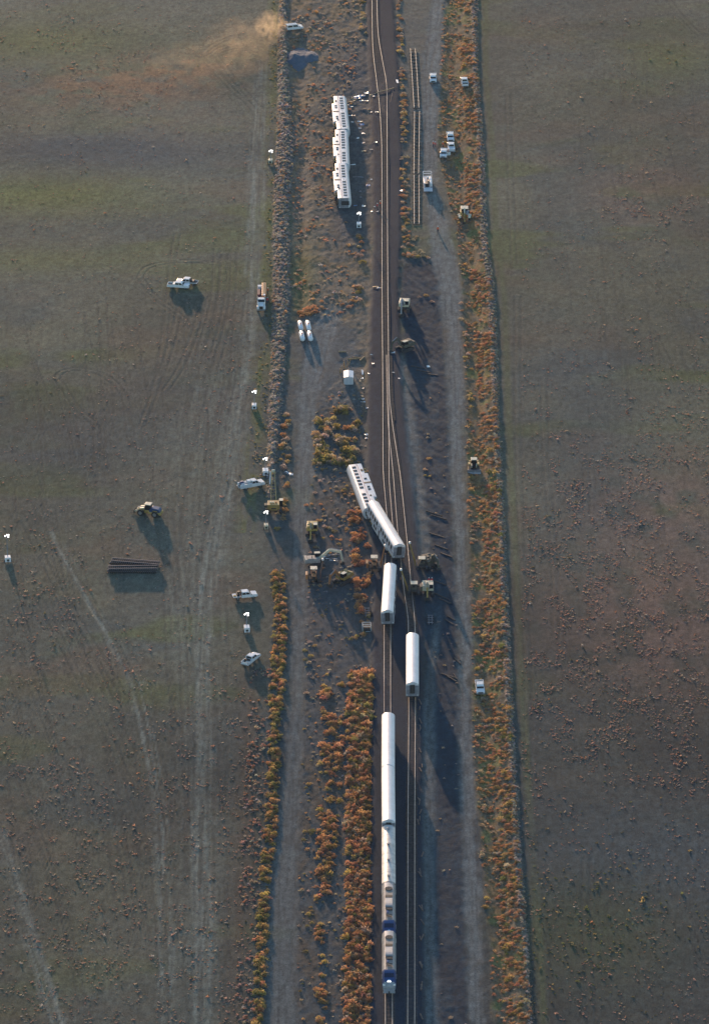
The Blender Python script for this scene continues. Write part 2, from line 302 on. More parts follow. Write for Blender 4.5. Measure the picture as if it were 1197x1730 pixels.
# ground split by kind into sheets that share their borders
def split_ground():
    Zn = np.zeros(X.shape, np.int8)                                     # 0 verge / disturbed ground
    Zn[(fL > .5)] = 1; Zn[(fR > .5)] = 2
    Zn[(mRB > .5) | (mB2 > .6) | (mB3 > .5)] = 3
    Zn[mA > .5] = 4; Zn[mC > .5] = 5; Zn[(mD > .5) | (mD2 > .5)] = 6; Zn[mY > .6] = 7; Zn[mB > .5] = 8
    ny, nx = X.shape
    gy, gx = np.gradient(H, GY, GX); nrm = np.stack([-gx, -gy, np.ones_like(H)], -1); nrm /= np.linalg.norm(nrm, axis=-1, keepdims=True)
    idx = np.arange(ny*nx).reshape(ny, nx)
    quads = np.stack([idx[:-1, :-1], idx[:-1, 1:], idx[1:, 1:], idx[1:, :-1]], -1).reshape(-1, 4)
    zf = Zn[:-1, :-1].reshape(-1)
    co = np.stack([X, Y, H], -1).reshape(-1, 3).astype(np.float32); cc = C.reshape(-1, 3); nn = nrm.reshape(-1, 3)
    names = ['verge', 'field_west', 'field_east', 'field_track', 'dirt_road_west', 'dirt_road_east', 'service_path', 'yard', 'ballast_bed']
    mats = [M_DIRT, M_FIELD, M_FIELD, M_ROAD, M_ROAD, M_ROAD, M_ROAD, M_ROAD, M_BAL]
    for k, nm in enumerate(names):
        q = quads[zf == k]
        if not len(q): continue
        u, inv = np.unique(q, return_inverse=True); inv = inv.reshape(-1)
        me = bpy.data.meshes.new(nm); nf_ = len(q)
        me.vertices.add(len(u)); me.vertices.foreach_set('co', co[u].ravel())
        me.loops.add(nf_*4); me.loops.foreach_set('vertex_index', inv.astype(np.int32))
        me.polygons.add(nf_); me.polygons.foreach_set('loop_start', np.arange(0, nf_*4, 4, dtype=np.int32))
        me.polygons.foreach_set('use_smooth', np.ones(nf_, bool))
        me.update(calc_edges=True)
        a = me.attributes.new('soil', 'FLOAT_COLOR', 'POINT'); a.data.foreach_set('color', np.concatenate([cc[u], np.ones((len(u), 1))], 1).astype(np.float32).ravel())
        me.normals_split_custom_set_from_vertices(nn[u].tolist())
        me.materials.append(mats[k])
        o = bpy.data.objects.new(nm, me); COL.objects.link(o); o['kind'] = 'structure'
split_ground()

# ------------------------------------------------------------------ mesh helpers
class MB:
    def __init__(s): s.v = []; s.f = []
    def add(s, vs, fs):
        n = len(s.v); s.v += [tuple(v) for v in vs]; s.f += [tuple(i+n for i in f) for f in fs]; return s
    def box(s, c, d, tx=1., ty=1., rz=0., ry=0., rx=0.):
        hx, hy, hz = d[0]/2, d[1]/2, d[2]/2
        vs = [(-hx, -hy, -hz), (hx, -hy, -hz), (hx, hy, -hz), (-hx, hy, -hz), (-hx*tx, -hy*ty, hz), (hx*tx, -hy*ty, hz), (hx*tx, hy*ty, hz), (-hx*tx, hy*ty, hz)]
        m = Euler((rx, ry, rz)).to_matrix(); c = Vector(c)
        return s.add([m @ Vector(v)+c for v in vs], [(0, 3, 2, 1), (4, 5, 6, 7), (0, 1, 5, 4), (1, 2, 6, 5), (2, 3, 7, 6), (3, 0, 4, 7)])
    def cyl(s, a, b, r0, r1=None, n=10, cap=True):
        a, b = Vector(a), Vector(b); r1 = r0 if r1 is None else r1
        q = (b-a).to_track_quat('Z', 'Y'); vs = []
        for p, r in ((a, r0), (b, r1)):
            for k in range(n):
                t = 2*math.pi*k/n; vs.append(p+q @ Vector((math.cos(t)*r, math.sin(t)*r, 0)))
        fs = [(k, (k+1) % n, n+(k+1) % n, n+k) for k in range(n)]
        if cap: fs += [tuple(range(n-1, -1, -1)), tuple(range(n, 2*n))]
        return s.add(vs, fs)
    def bar(s, a, b, w, h=None):
        a, b = Vector(a), Vector(b); h = w if h is None else h
        d = b-a; q = d.to_track_quat('X', 'Z'); vs = []
        for p in (a, b):
            for y, z in ((-w/2, -h/2), (w/2, -h/2), (w/2, h/2), (-w/2, h/2)): vs.append(p+q @ Vector((0, y, z)))
        return s.add(vs, [(0, 3, 2, 1), (4, 5, 6, 7), (0, 1, 5, 4), (1, 2, 6, 5), (2, 3, 7, 6), (3, 0, 4, 7)])
    def prism(s, poly, y0, y1, inset=None):      # polygon in (x, z), extruded across the width
        n = len(poly); ins = inset or [0]*n
        vs = [(x, y0+i, z) for (x, z), i in zip(poly, ins)]+[(x, y1-i, z) for (x, z), i in zip(poly, ins)]
        return s.add(vs, [tuple(range(n)), tuple(range(2*n-1, n-1, -1))]+[(k, n+k, n+(k+1) % n, (k+1) % n) for k in range(n)])
    def loft(s, secs, cap=True):                  # rings of equal length
        n = len(secs[0]); vs = [v for r in secs for v in r]; fs = []
        for i in range(len(secs)-1):
            for k in range(n): a = i*n+k; b = i*n+(k+1) % n; fs.append((a, b, b+n, a+n))
        if cap: fs += [tuple(range(n-1, -1, -1)), tuple(range((len(secs)-1)*n, len(secs)*n))]
        return s.add(vs, fs)
    def mesh(s, name, m, smooth=False, bev=0.):
        me = bpy.data.meshes.new(name); me.from_pydata(s.v, [], s.f)
        bm = bmesh.new(); bm.from_mesh(me); bmesh.ops.recalc_face_normals(bm, faces=bm.faces)
        if bev: bmesh.ops.bevel(bm, geom=[e for e in bm.edges if e.calc_face_angle(0) > .5], offset=bev, segments=2, affect='EDGES', profile=.5)
        bm.to_mesh(me); bm.free()
        if m: me.materials.append(m)
        if smooth:
            me.polygons.foreach_set('use_smooth', np.ones(len(me.polygons), bool))
            try: me.set_sharp_from_angle(angle=R(38))
            except Exception: pass
        return me
    def build(s, name, m, parent=None, smooth=False, bev=0., loc=None):
        return link(s.mesh(name, m, smooth, bev), name, parent, loc)
def link(me, name, parent=None, loc=None):
    o = bpy.data.objects.new(name, me); COL.objects.link(o); o.parent = parent
    if loc is not None: o.location = loc
    return o
def tag(o, label, cat, group=None):
    o['label'] = label; o['category'] = cat
    if group: o['group'] = group
    return o
def thing(name, label, cat, group=None):
    return tag(link(None, name), label, cat, group)
KIDS = {}
def copy_tree(o, parent=None):
    c = o.copy(); COL.objects.link(c); c.parent = parent
    for ch in o.children: copy_tree(ch, c)
    return c
def put(o, px, py, up=0., h=0., sink=.02, roll=0., pitch=0., z=None):
    g = G(px, py, up)
    if z is not None: g.z = z
    o.location = (g.x, g.y, g.z-sink); o.rotation_euler = Euler((roll, pitch, h), 'XYZ'); return o

PROTO = {}
def spawn(key, maker, label, group=None):       # the first use is the prototype itself, later ones are copies of it and its parts
    if key not in PROTO:
        PROTO[key] = maker(); o = PROTO[key]
    else:
        src = PROTO[key]; o = copy_tree(src)
    o['label'] = label
    if group: o['group'] = group
    elif 'group' in o: del o['group']
    return o

steel_w = mat('car_side_steel', (.80, .79, .80), .38, .15, .22, .7)
roof_w = mat('car_roof_steel', (.84, .84, .87), .42, .1, .14, .35)
def ribbed(m, scale=7.5, amt=.16):                 # fine cross ribs and grime of a pressed steel roof
    N, L = m.node_tree.nodes, m.node_tree.links; b = N['Principled BSDF']; src = b.inputs['Base Color'].links[0].from_socket
    tc = N.new('ShaderNodeTexCoord'); w = N.new('ShaderNodeTexWave'); w.bands_direction = 'X'; w.inputs['Scale'].default_value = scale*.16; w.inputs['Distortion'].default_value = .15; L.new(tc.outputs['Object'], w.inputs['Vector'])
    mr = N.new('ShaderNodeMapRange'); mr.inputs[1].default_value = .0; mr.inputs[2].default_value = .35; mr.inputs[3].default_value = 1-amt; mr.inputs[4].default_value = 1; L.new(w.outputs['Fac'], mr.inputs[0])
    mx = N.new('ShaderNodeMix'); mx.data_type = 'RGBA'; mx.blend_type = 'MULTIPLY'; mx.inputs[0].default_value = 1; L.new(src, mx.inputs[6]); L.new(mr.outputs[0], mx.inputs[7]); L.new(mx.outputs[2], b.inputs['Base Color'])
ribbed(roof_w)
dark = mat('dark_rubber', (.02, .02, .022), .7)
glass = mat('tinted_glass', (.012, .014, .018), .15, 0, spec=.28)
undg = mat('underframe_grime', (.05, .047, .045), .85, 0, .4, 3)
endg = mat('car_end_grey', (.30, .30, .33), .55, .2, .3, 1.5)
spring = mat('bogie_yellow_parts', (.42, .27, .07), .6, 0, .4, 3)
blue_p = mat('stripe_blue', (.03, .07, .22), .4)
red_p = mat('stripe_red', (.42, .05, .05), .4)
white = mat('white_paint', (.80, .80, .80), .35, 0, .06, 2, coat=.3)
lite = mat('pale_lens', (.9, .9, .85), .2)

# ------------------------------------------------------------------ bi-level coach, forward +X, on rails z=0
CL, CW = 25.6, 3.06
def coach_sec(x, zb, w=CW, top=4.93):
    hw = w/2; r = []
    r += [(x, -hw+.08, zb), (x, -hw, zb+.25), (x, -hw, 3.95)]
    for k in range(0, 9):
        t = -1+2*k/8; y = t*(hw-.06); r.append((x, y, 4.28+(top-4.28)*(1-abs(t)**2.3)))
    r += [(x, hw, 3.95), (x, hw, zb+.25), (x, hw-.08, zb)]
    return r
SPRING_ME = MB().cyl((0, 0, .45), (0, 0, 1.0), .2, n=8).mesh('spring', spring)
def bogie(par, x):
    b = MB()
    for s in (-1, 1): b.box((0, s*1.02, .62), (3.6, .22, .30)); b.box((0, s*1.02, .36), (1.2, .3, .25))
    b.box((0, 0, .6), (.6, 2.1, .3))
    o = b.build('bogie', undg, par, loc=(x, 0, 0))
    for dx in (-1.3, 1.3):
        w = MB()
        for s in (-1, 1): w.cyl((dx, s*.78, .46), (dx, s*.66, .46), .46, n=14); w.cyl((dx, s*.66, .46), (dx, s*.64, .46), .5, n=14)
        w.cyl((dx, -.7, .46), (dx, .7, .46), .09, n=8); w.build('wheelset', undg, o)
    for s in (-1, 1):
        for dx in (-.7, .7): link(SPRING_ME, 'spring', o, (dx, s*1.2, 0))
def make_coach(style=0):
    t = link(None, 'passenger_coach'); t['category'] = 'train coach'
    h = CL/2
    b = MB()
    zc, zl = 1.15, .42
    b.loft([coach_sec(x, z) for x, z in ((-h, zc), (-h+5.9, zc), (-h+5.901, zl), (h-5.9, zl), (h-5.899, zc), (h, zc))])
    b.build('body', steel_w, t, smooth=True)
    rf = MB()                                                    # ribbed roof sheet set proud of the body
    secs = []
    n = 44
    for i in range(n+1):
        x = -h+.12+(CL-.24)*i/n
        for e, up in ((0, .012), (.1, .04), (.5, .012)):
            if i == n and e > 0: break
            secs.append([(x+e, y*1.003, 4.28+(4.93-4.28)*(1-abs(y/(CW/2-.06))**2.3)+up) for y in np.linspace(-(CW/2-.06), CW/2-.06, 9)])
    m_ = len(secs[0]); vs = [v for r in secs for v in r]; fs = [(i*m_+k, i*m_+k+1, (i+1)*m_+k+1, (i+1)*m_+k) for i in range(len(secs)-1) for k in range(m_-1)]
    rf.add(vs, fs); rf.build('roof', roof_w, t, smooth=True)
    for e in (-1, 1):
        p = MB(); p.box((e*(h+.03), 0, 2.6), (.06, CW-.16, 2.9)); eo = p.build('end_wall', endg, t)
        p = MB(); p.box((e*(h+.16), 0, 3.15), (.24, 1.15, 2.2)); p.build('diaphragm', dark, eo)
        p = MB(); p.box((e*(h+.30), 0, 3.05), (.05, .75, 1.8)); p.build('end_door', undg, eo)
        for s in (-1, 1):
            p = MB(); p.box((e*(h+.08), s*1.25, 1.55), (.08, .16, .3)); p.build('marker_light', lite, eo)
        p = MB(); p.box((e*(h+.35), 0, .85), (.9, .3, .3)); p.box((e*(h+.65), 0, .85), (.3, .5, .4)); p.build('coupler', undg, t)
        p = MB(); p.box((e*(h+.05), 0, 1.2), (.5, 2.7, .12)); p.build('step_plate', undg, t)
    uw = MB().box((0, 0, 0), (1.18, .05, 1.0)).mesh('window', glass)
    lw = MB().box((0, 0, 0), (1.0, .05, .75)).mesh('window', glass)
    xs = [-10.9+1.98*k for k in range(12)]
    for s in (-1, 1):
        for k, x in enumerate(xs):
            if k == (5 if style == 0 else 7): continue
            link(uw, 'window', t, (x, s*(CW/2+.008), 3.28))
        for x in ((-5.1, -3.6, 3.4, 4.9) if style == 0 else (-3.8, 1.0, 2.4)): link(lw, 'window', t, (x, s*(CW/2+.008), 1.5))
        d = MB(); d.box((-.6 if style == 0 else -1.5, s*(CW/2+.006), 1.35), (.85, .04, 1.75)); d.build('side_door', dark, t)
        d = MB(); d.box((6.0, s*(CW/2+.006), 1.75), (.9, .04, .5)); d.build('vent_grille', undg, t); d = MB(); d.box((-8.8, s*(CW/2+.006), 1.62), (1.3, .04, .6)); d.build('vent_grille', undg, t)
        q = MB().box((0, s*(CW/2+.006), 2.42), (CL-.2, .02, .09)); q.build('stripe', blue_p, t)
        q = MB().box((0, s*(CW/2+.006), 2.30), (CL-.2, .02, .05)); q.build('stripe', red_p, t)
        q = MB().box((0, s*(CW/2+.005), 3.86), (CL-.1, .03, .05)); q.build('rain_gutter', endg, t)
        e = MB(); e.add([(xs[5]-.5, s*(CW/2+.008), 3.25), (xs[5]+.5, s*(CW/2+.008), 3.42), (xs[5]+.5, s*(CW/2+.008), 3.2), (xs[5]-.5, s*(CW/2+.008), 3.05)], [(0, 1, 2, 3)]); e.build('emblem', blue_p, t)
    u = MB(); u.box((0, 0, .9), (CL-.5, 1.0, .3))
    for x in (-6.2, 6.2): u.box((x, .6, .95), (.5, 1.2, .35))
    u.build('underframe', undg, t)
    bogie(t, -9.1); bogie(t, 9.1)
    return t
coachA = lambda: make_coach(0)
coachB = lambda: make_coach(1)
RAILZ = .55+.22
def railz(px, py): return None
def put_on_rail(o, px_top, py_top, px_bot, py_bot, z=RAILZ, zroof=4.93, flip=False):
    a = Vector(P0(px_top, py_top, z+zroof)); b = Vector(P0(px_bot, py_bot, z+zroof)); c = (a+b)/2; d = b-a
    o.location = (c.x, c.y, z); o.rotation_euler = (0, 0, math.atan2(d.y, d.x)+(math.pi if flip else 0)); return d.length

g_st = 'coaches still standing on the rails'
o = spawn('cA', coachA, 'upright silver coach fourth behind the front locomotive, a bare gap of track behind it'); put_on_rail(o, 655.5, 1203, 655.3, 1292.2)
o = spawn('cB', coachB, 'upright silver coach coupled right behind the low baggage car'); put_on_rail(o, 655.3, 1293.6, 656, 1384)
o = spawn('cA', coachA, 'lone upright silver coach standing on the other track'); put_on_rail(o, 696.3, 1068, 696.2, 1153)
o = spawn('cB', coachB, 'silver coach uncoupled and a little askew, standing behind the crane tractors'); put_on_rail(o, 660.0, 951.5, 655.0, 1030); o.rotation_euler.x = R(2.5)
o = spawn('cA', coachA, 'derailed silver coach slewed across the track, leaning, its roof and door end in view')
put_on_rail(o, 629.0, 848, 670.5, 917, z=.5); o.rotation_euler.x = R(-5)
def lay(o, px0, py0, px1, py1, roll, zc):
    a = Vector((*P0(px0, py0, zc), 0)); b = Vector((*P0(px1, py1, zc), 0)); c = (a+b)/2; d = b-a
    h = math.atan2(d.y, d.x)
    rm = Matrix.Rotation(h, 4, 'Z') @ Matrix.Rotation(roll, 4, 'X')
    g = max(float(Hat(c.x+k*d.x, c.y+k*d.y)) for k in (-.45, 0, .45))
    ctr = Vector((0, 0, 2.6))
    o.matrix_basis = Matrix.Translation(Vector((c.x, c.y, g+1.53)))@rm@Matrix.Translation(-ctr)
# three coaches on their sides: roofs turned to the east
lay(spawn('cA', coachA, 'toppled coach on its side, farthest of the three lying in line, beside scattered wreckage'), 571.5, 162, 577.5, 219, R(-90), 3.0)
lay(spawn('cB', coachB, 'toppled coach on its side, middle one of the three lying in line'), 574.5, 219.8, 577, 276, R(-90), 3.0)
lay(spawn('cA', coachA, 'toppled coach on its side whose grey end wall faces a light tower'), 574.3, 277, 579.5, 334, R(-90), 3.0)
o = spawn('cB', coachB, 'coach tipped on its side against the slewed coach, row of windows facing up')
lay(o, 601, 788, 628, 860, R(93), 3.0)

# ------------------------------------------------------------------ baggage car
silver2 = mat('baggage_steel', (.58, .55, .53), .45, .2, .3, .7)
def make_baggage():
    t = link(None, 'baggage_car'); t['category'] = 'baggage car'; h = CL/2
    def sec(x):
        hw = 1.53; r = [(x, -hw, .95), (x, -hw, 3.2)]
        for k in range(9):
            tt = -1+2*k/8; r.append((x, tt*(hw-.03), 3.5+.62*(1-abs(tt)**2.4)))
        return r+[(x, hw, 3.2), (x, hw, .95)]
    MB().loft([sec(-h), sec(h)]).build('body', silver2, t, smooth=True)
    for k in range(4):
        x = -h+2.0+7.1*k
        v = MB(); v.cyl((x, 0, 4.08), (x, 0, 4.42), .28, .24, 10); v.cyl((x, 0, 4.42), (x, 0, 4.5), .42, .3, 10); v.build('roof_vent', endg, t)
    for k in range(7):
        x = -h+.3+4.18*k; MB().loft([[(p[0]+e, p[1]*1.004, p[2]+.012) for p in sec(x)[2:11]]+[(p[0]+e, p[1]*.99, p[2]-.05) for p in sec(x)[10:1:-1]] for e in (0, .05)]).build('roof_seam', endg, t)
    for s in (-1, 1):
        for x in (-5, 5): MB().box((x, s*1.545, 2.1), (2.4, .04, 2.1)).build('sliding_door', endg, t)
        MB().box((0, s*1.54, 1.3), (CL-.3, .02, .12)).build('stripe', blue_p, t)
    for e in (-1, 1):
        eo = MB().box((e*(h+.03), 0, 2.2), (.06, 2.9, 2.4)).build('end_wall', endg, t)
        MB().box((e*(h+.14), 0, 2.2), (.2, 1.1, 2.2)).build('diaphragm', dark, eo)
        MB().box((e*(h+.35), 0, .85), (.9, .3, .3)).build('coupler', undg, t)
    MB().box((0, 0, .85), (CL-.5, 1.6, .3)).build('underframe', undg, t)
    bogie(t, -9.0); bogie(t, 9.0)
    return t
o = tag(make_baggage(), 'lower baggage car with four small roof vents behind the locomotives', 'baggage car')
put_on_rail(o, 655.8, 1394, 656.3, 1488.5, zroof=4.1)

# ------------------------------------------------------------------ diesel locomotive, forward +X
loco_g = mat('locomotive_silver', (.43, .42, .42), .45, .25, .35, .9)
loco_r = mat('locomotive_roof', (.27, .245, .225), .6, .1, .4, 1.2)
loco_n = mat('locomotive_nose_grey', (.30, .32, .35), .45, .2, .2, 2)
loco_b = mat('locomotive_blue', (.013, .055, .19), .35, 0, .1, 1, coat=.4)
def make_loco():
    t = link(None, 'locomotive'); t['category'] = 'locomotive'; L = 20.4; h = L/2
    def sec(x, top=4.15, hw=1.5, zb=1.15, sh=3.35, rw=.95):
        return [(x, -hw, zb), (x, -hw, sh), (x, -rw, top-.06), (x, -rw*.5, top), (x, rw*.5, top), (x, rw, top-.06), (x, hw, sh), (x, hw, zb)]
    MB().loft([sec(-h+.1), sec(h-3.9)]).build('hood', loco_g, t, smooth=True)
    MB().loft([sec(h-3.9, 4.18, 1.51, 1.15, 3.5, 1.1), sec(h-2.5, 4.16, 1.51, 1.15, 3.5, 1.1), sec(h-1.35, 3.25, 1.5, 1.15, 2.6, 1.15), sec(h-.75, 2.95, 1.42, 1.15, 2.3, 1.05)]).build('cab', loco_b, t, smooth=True)
    MB().loft([sec(h-.75, 2.93, 1.41, 1.15, 2.28, 1.04), sec(h-.45, 2.5, 1.35, 1.15, 2.0, 1.0), sec(h-.1, 2.0, 1.2, 1.2, 1.7, .9)]).build('nose', loco_n, t, smooth=True)
    ws = MB(); ws.add([(h-2.40, -1.02, 4.11), (h-2.40, 1.02, 4.11), (h-1.62, 1.08, 3.495), (h-1.62, -1.08, 3.495)], [(0, 1, 2, 3)]); ws.build('windshield', mat('windshield_blue_tint', (.010, .022, .06), .2, spec=.4), t)
    for s in (-1, 1): MB().box((h-3.1, s*1.52, 3.0), (1.1, .03, .6)).build('side_window', glass, t)
    for s in (-1, 1): MB().cyl((h-.85, s*.22, 2.98), (h-.70, s*.22, 2.94), .14, n=8).build('headlight', mat('headlight_lens', (1, .97, .9), .2, emit=2.5), t)
    em = MB(); em.add([(h-1.05, -.45, 3.10), (h-.92, 0, 3.035), (h-1.05, .45, 3.10), (h-1.30, 0, 3.225)], [(0, 1, 2, 3)]); em.build('emblem', mat('emblem_pale_blue', (.40, .55, .78), .4), t, loc=(.02, 0, .03))
    p = MB(); p.box((h-.1, 0, 1.0), (.5, 2.6, .9), .8, .9); p.build('pilot_plow', mat('pilot_grey', (.3, .32, .36), .5), t, bev=.04)
    for s in (-1, 1): MB().box((h-.55, s*1.12, 2.3), (.5, .5, .3)).build('marker_light', lite, t)
    rw = MB(); rw.box((-.5, 0, 4.16), (L-6.5, 1.7, .06)); rw.build('roof_walk', loco_r, t)
    f = MB(); f.cyl((-h+3.0, 0, 4.1), (-h+3.0, 0, 4.3), .82, .8, 20); f.build('radiator_fan', undg, t)
    for y in (-.4, 0, .4): MB().box((-h+3.0, y, 4.31), (1.5, .04, .03)).build('fan_guard', loco_r, t)
    for x, w in ((-h+6.3, .9), (-h+11.4, .5)): MB().box((x, 0, 4.2), (w, 1.55, .12)).build('air_intake', dark, t)
    p = MB(); p.prism([(-h+6.9, 4.12), (-h+7.3, 4.36), (-h+9.8, 4.40), (-h+10.6, 4.36), (-h+10.9, 4.12)], -.78, .78); p.build('dynamic_brake_hatch', loco_g, t)
    MB().box((-h+12.3, .1, 4.3), (.5, 1.3, .3)).build('exhaust_stack', undg, t)
    MB().box((-h+13.2, -.3, 4.24), (.9, .5, .2)).build('roof_box', blue_p, t)
    hn = MB()
    for k in range(5): hn.cyl((h-6.2+.12*k, -.5+.25*k, 4.3), (h-5.3+.12*k, -.5+.25*k, 4.34), .05, .1, 6)
    hn.box((h-6.2, 0, 4.2), (.1, 1.3, .12)); hn.build('horn', undg, t)
    for s in (-1, 1):
        MB().box((-1, s*1.515, 2.0), (12.0, .02, .5)).build('side_stripe', blue_p, t)
        for k in range(5): MB().box((-h+2+2.2*k, s*1.512, 2.9), (1.5, .03, .5)).build('side_grille', undg, t)
        for x in (h-4.8, -h+.4): MB().bar((x, s*1.56, 1.2), (x, s*1.56, 2.4), .05).build('grab_rail', lite, t)
    MB().box((0, 0, .95), (7, 2.4, .8)).build('fuel_tank', undg, t)
    for e in (-1, 1): MB().box((e*(h+.2), 0, .9), (.8, .3, .3)).build('coupler', undg, t)
    bogie(t, -6.6); bogie(t, 6.6)
    return t
o = spawn('loco', make_loco, 'second locomotive, its blue cab tucked behind the front engine')
put_on_rail(o, 656.2, 1489.5, 656.7, 1569, zroof=4.2)
o = spawn('loco', make_loco, 'front locomotive with dark blue nose, pale arrow emblem and twin headlights')
put_on_rail(o, 656.7, 1570.5, 657.0, 1654, zroof=4.2)

# ------------------------------------------------------------------ railway tracks
rail_m = mat('worn_rail_steel', (.46, .41, .38), .42, .75, .35, 1.2)
tie_m = mat('weathered_tie', (.085, .072, .066), .9, 0, .6, 1.3)
def rail_mesh(pts, w=.075, h=.17, base=.0):
    n = len(pts); vs = []; fs = []
    for i, p in enumerate(pts):
        a = pts[max(i-1, 0)]; b = pts[min(i+1, n-1)]; d = Vector((b[0]-a[0], b[1]-a[1], 0)).normalized(); q = Vector((-d.y, d.x, 0))
        for s, z, ww in ((-1, 0, .075), (1, 0, .075), (1, .05, .025), (1, h*.7, .025), (1, h*.72, w/2), (1, h, w/2), (-1, h, w/2), (-1, h*.72, w/2), (-1, h*.7, .025), (-1, .05, .025)):
            vs.append((p[0]+q.x*s*ww, p[1]+q.y*s*ww, p[2]+z))
    m = 10
    for i in range(n-1):
        for k in range(m): a = i*m+k; b = i*m+(k+1) % m; fs.append((a, b, b+m, a+m))
    fs += [tuple(range(m-1, -1, -1)), tuple(range((n-1)*m, n*m))]
    return vs, fs
def rail_pts(px, z):
    return [(p[0], p[1], z) for p in catmull([P0(a, b, z) for a, b in px], 6)]
def tie_verts(xl, yl, xr, yr, zt, over=.5, w=.23, t=.16):
    c = Vector(((xl+xr)/2, (yl+yr)/2, zt-t/2)); d = Vector((xr-xl, yr-yl)); return c, d.length+2*over, math.atan2(d.y, d.x)
def track(name, label, left, right, z, group=None, step=.55, ties=True):
    t = tag(link(None, name), label, 'railway track', group)
    pl, pr = rail_pts(left, z), rail_pts(right, z)
    y0 = max(min(p[1] for p in pl), min(p[1] for p in pr)); y1 = min(max(p[1] for p in pl), max(p[1] for p in pr))
    c = Vector(((pl[0][0]+pr[0][0])/2, (y0+y1)/2, z-.12)); t.location = c
    for p in (pl, pr):
        b = MB(); v, f = rail_mesh([(q[0]-c.x, q[1]-c.y, q[2]-c.z) for q in p]); b.add(v, f); b.build('rail', rail_m, t)
    b = MB(); A = sorted(pl, key=lambda p: p[1]); B = sorted(pr, key=lambda p: p[1])
    ya = [p[1] for p in A]; xa = [p[0] for p in A]; yb = [p[1] for p in B]; xb = [p[0] for p in B]
    y = y0
    while y < y1:
        l, r = np.interp(y, ya, xa), np.interp(y, yb, xb)
        e = random.uniform(-.06, .06); ov = .55 if abs(r-l) > 1 else 1.0
        b.box(((l+r)/2+e-c.x, y-c.y, z-.08-c.z), (abs(r-l)+2*ov, .23, .16), rz=random.uniform(-.02, .02)); y += step
    o = b.build('ties', tie_m, t); o['kind'] = 'stuff'
    return t
TZ = .55+.10
R1 = [(628,-60),(628.3,0),(629.4,77),(635.6,135),(640.2,173),(644,231),(644.8,300),(645.2,500),(646.3,640),(646.8,770),(647.6,805),(652,858),(655,890)]
R2 = [(635.5,-60),(636.4,0),(638.6,58),(646,104),(652.5,142),(653.4,192),(653.8,300),(654.3,400),(654.9,500),(655.9,596),(656.3,700),(657,790),(657.5,817),(662.7,882),(665,908)]
track('railway_track', 'main railway track passing the toppled coaches, bowed near the wreckage', R1, R2, TZ)
track('railway_track', 'railway track that the locomotives and their coaches stand on', [(651,935),(649,1000),(648.7,1050),(648.7,1200),(649.8,1450),(650.6,1700),(650.7,1780)], [(661.3,935),(659.6,1000),(659.5,1050),(659.6,1200),(661,1450),(662.3,1700),(662.5,1780)], TZ)
R3 = [(652.6,600),(653.7,654),(655.6,715),(660.8,770),(664.8,812),(671.6,899),(677,950),(682.5,1000),(688,1038),(689.4,1070),(690.2,1200),(689.4,1300),(688.6,1400),(688.2,1700),(688.2,1780)]
R4 = [(655.9,600),(657.5,665),(662.5,715),(670.7,770),(676.8,812),(687.8,920),(692,965),(695,1000),(699.2,1038),(700.5,1070),(701.2,1200),(700.5,1300),(700,1400),(700,1700),(700,1780)]
track('railway_track', 'diverging railway track under the lone coach', R3, R4, TZ+.005)
# loose track panels laid out beside the line
for l, r, lab in (([(692.9,82),(695.6,125),(699,182)], [(701,82),(704,125),(707.2,182)], 'loose track panel on the ground beside the line, end next to the far pickups'),
                  ([(699.9,188),(699.3,240),(698.7,293)], [(708.3,188),(707.5,240),(706.6,293)], 'loose track panel lying level with the group of parked trucks'),
                  ([(699.0,296),(699.2,340),(699.4,378)], [(707.2,296),(707.3,340),(707.4,378)], 'loose track panel lying beside the white railed work truck')):
    z = .25+max(float(Hat(*P0(a, b))) for a, b in l+r)
    track('track_panel', lab, l, r, z, 'loose track panels', 2.6)
def make_stack_panel():
    t = link(None, 'track_panel'); t['category'] = 'track panel'
    for s in (-.75, .75): b = MB(); v, f = rail_mesh([(-6.1, s, .18), (6.1, s, .18)]); b.add(v, f); b.build('rail', mat('dull_rail', (.22, .21, .22), .5, .5, .3, 3), t)
    b = MB()
    for k in range(24): b.box((-5.8+.505*k, 0, .1), (.20, 2.6, .15))
    o = b.build('ties', mat('dark_tie', (.026, .029, .037), .9, 0, .4, 2), t); o['kind'] = 'stuff'
    return t
base = G(224, 965)
for k, (dx, dy, dz, rz) in enumerate(((0, 0, .02, 0), (.1, 3.4, .02, -.03), (-.2, .1, .42, 0.0), (.4, 3.6, .42, -.13), (.1, .2, .82, .02), (.7, 3.5, .82, -.17))):
    o = spawn('spanel', make_stack_panel, ('bottom', 'bottom', 'middle', 'middle', 'top', 'top')[k]+(' dark track panel of the straight pile in the field', ' dark track panel of the skewed pile in the field')[k % 2], 'stacked track panels in the field')
    o.location = (base.x+dx, base.y+dy, base.z+dz); o.rotation_euler = (0, 0, rz)

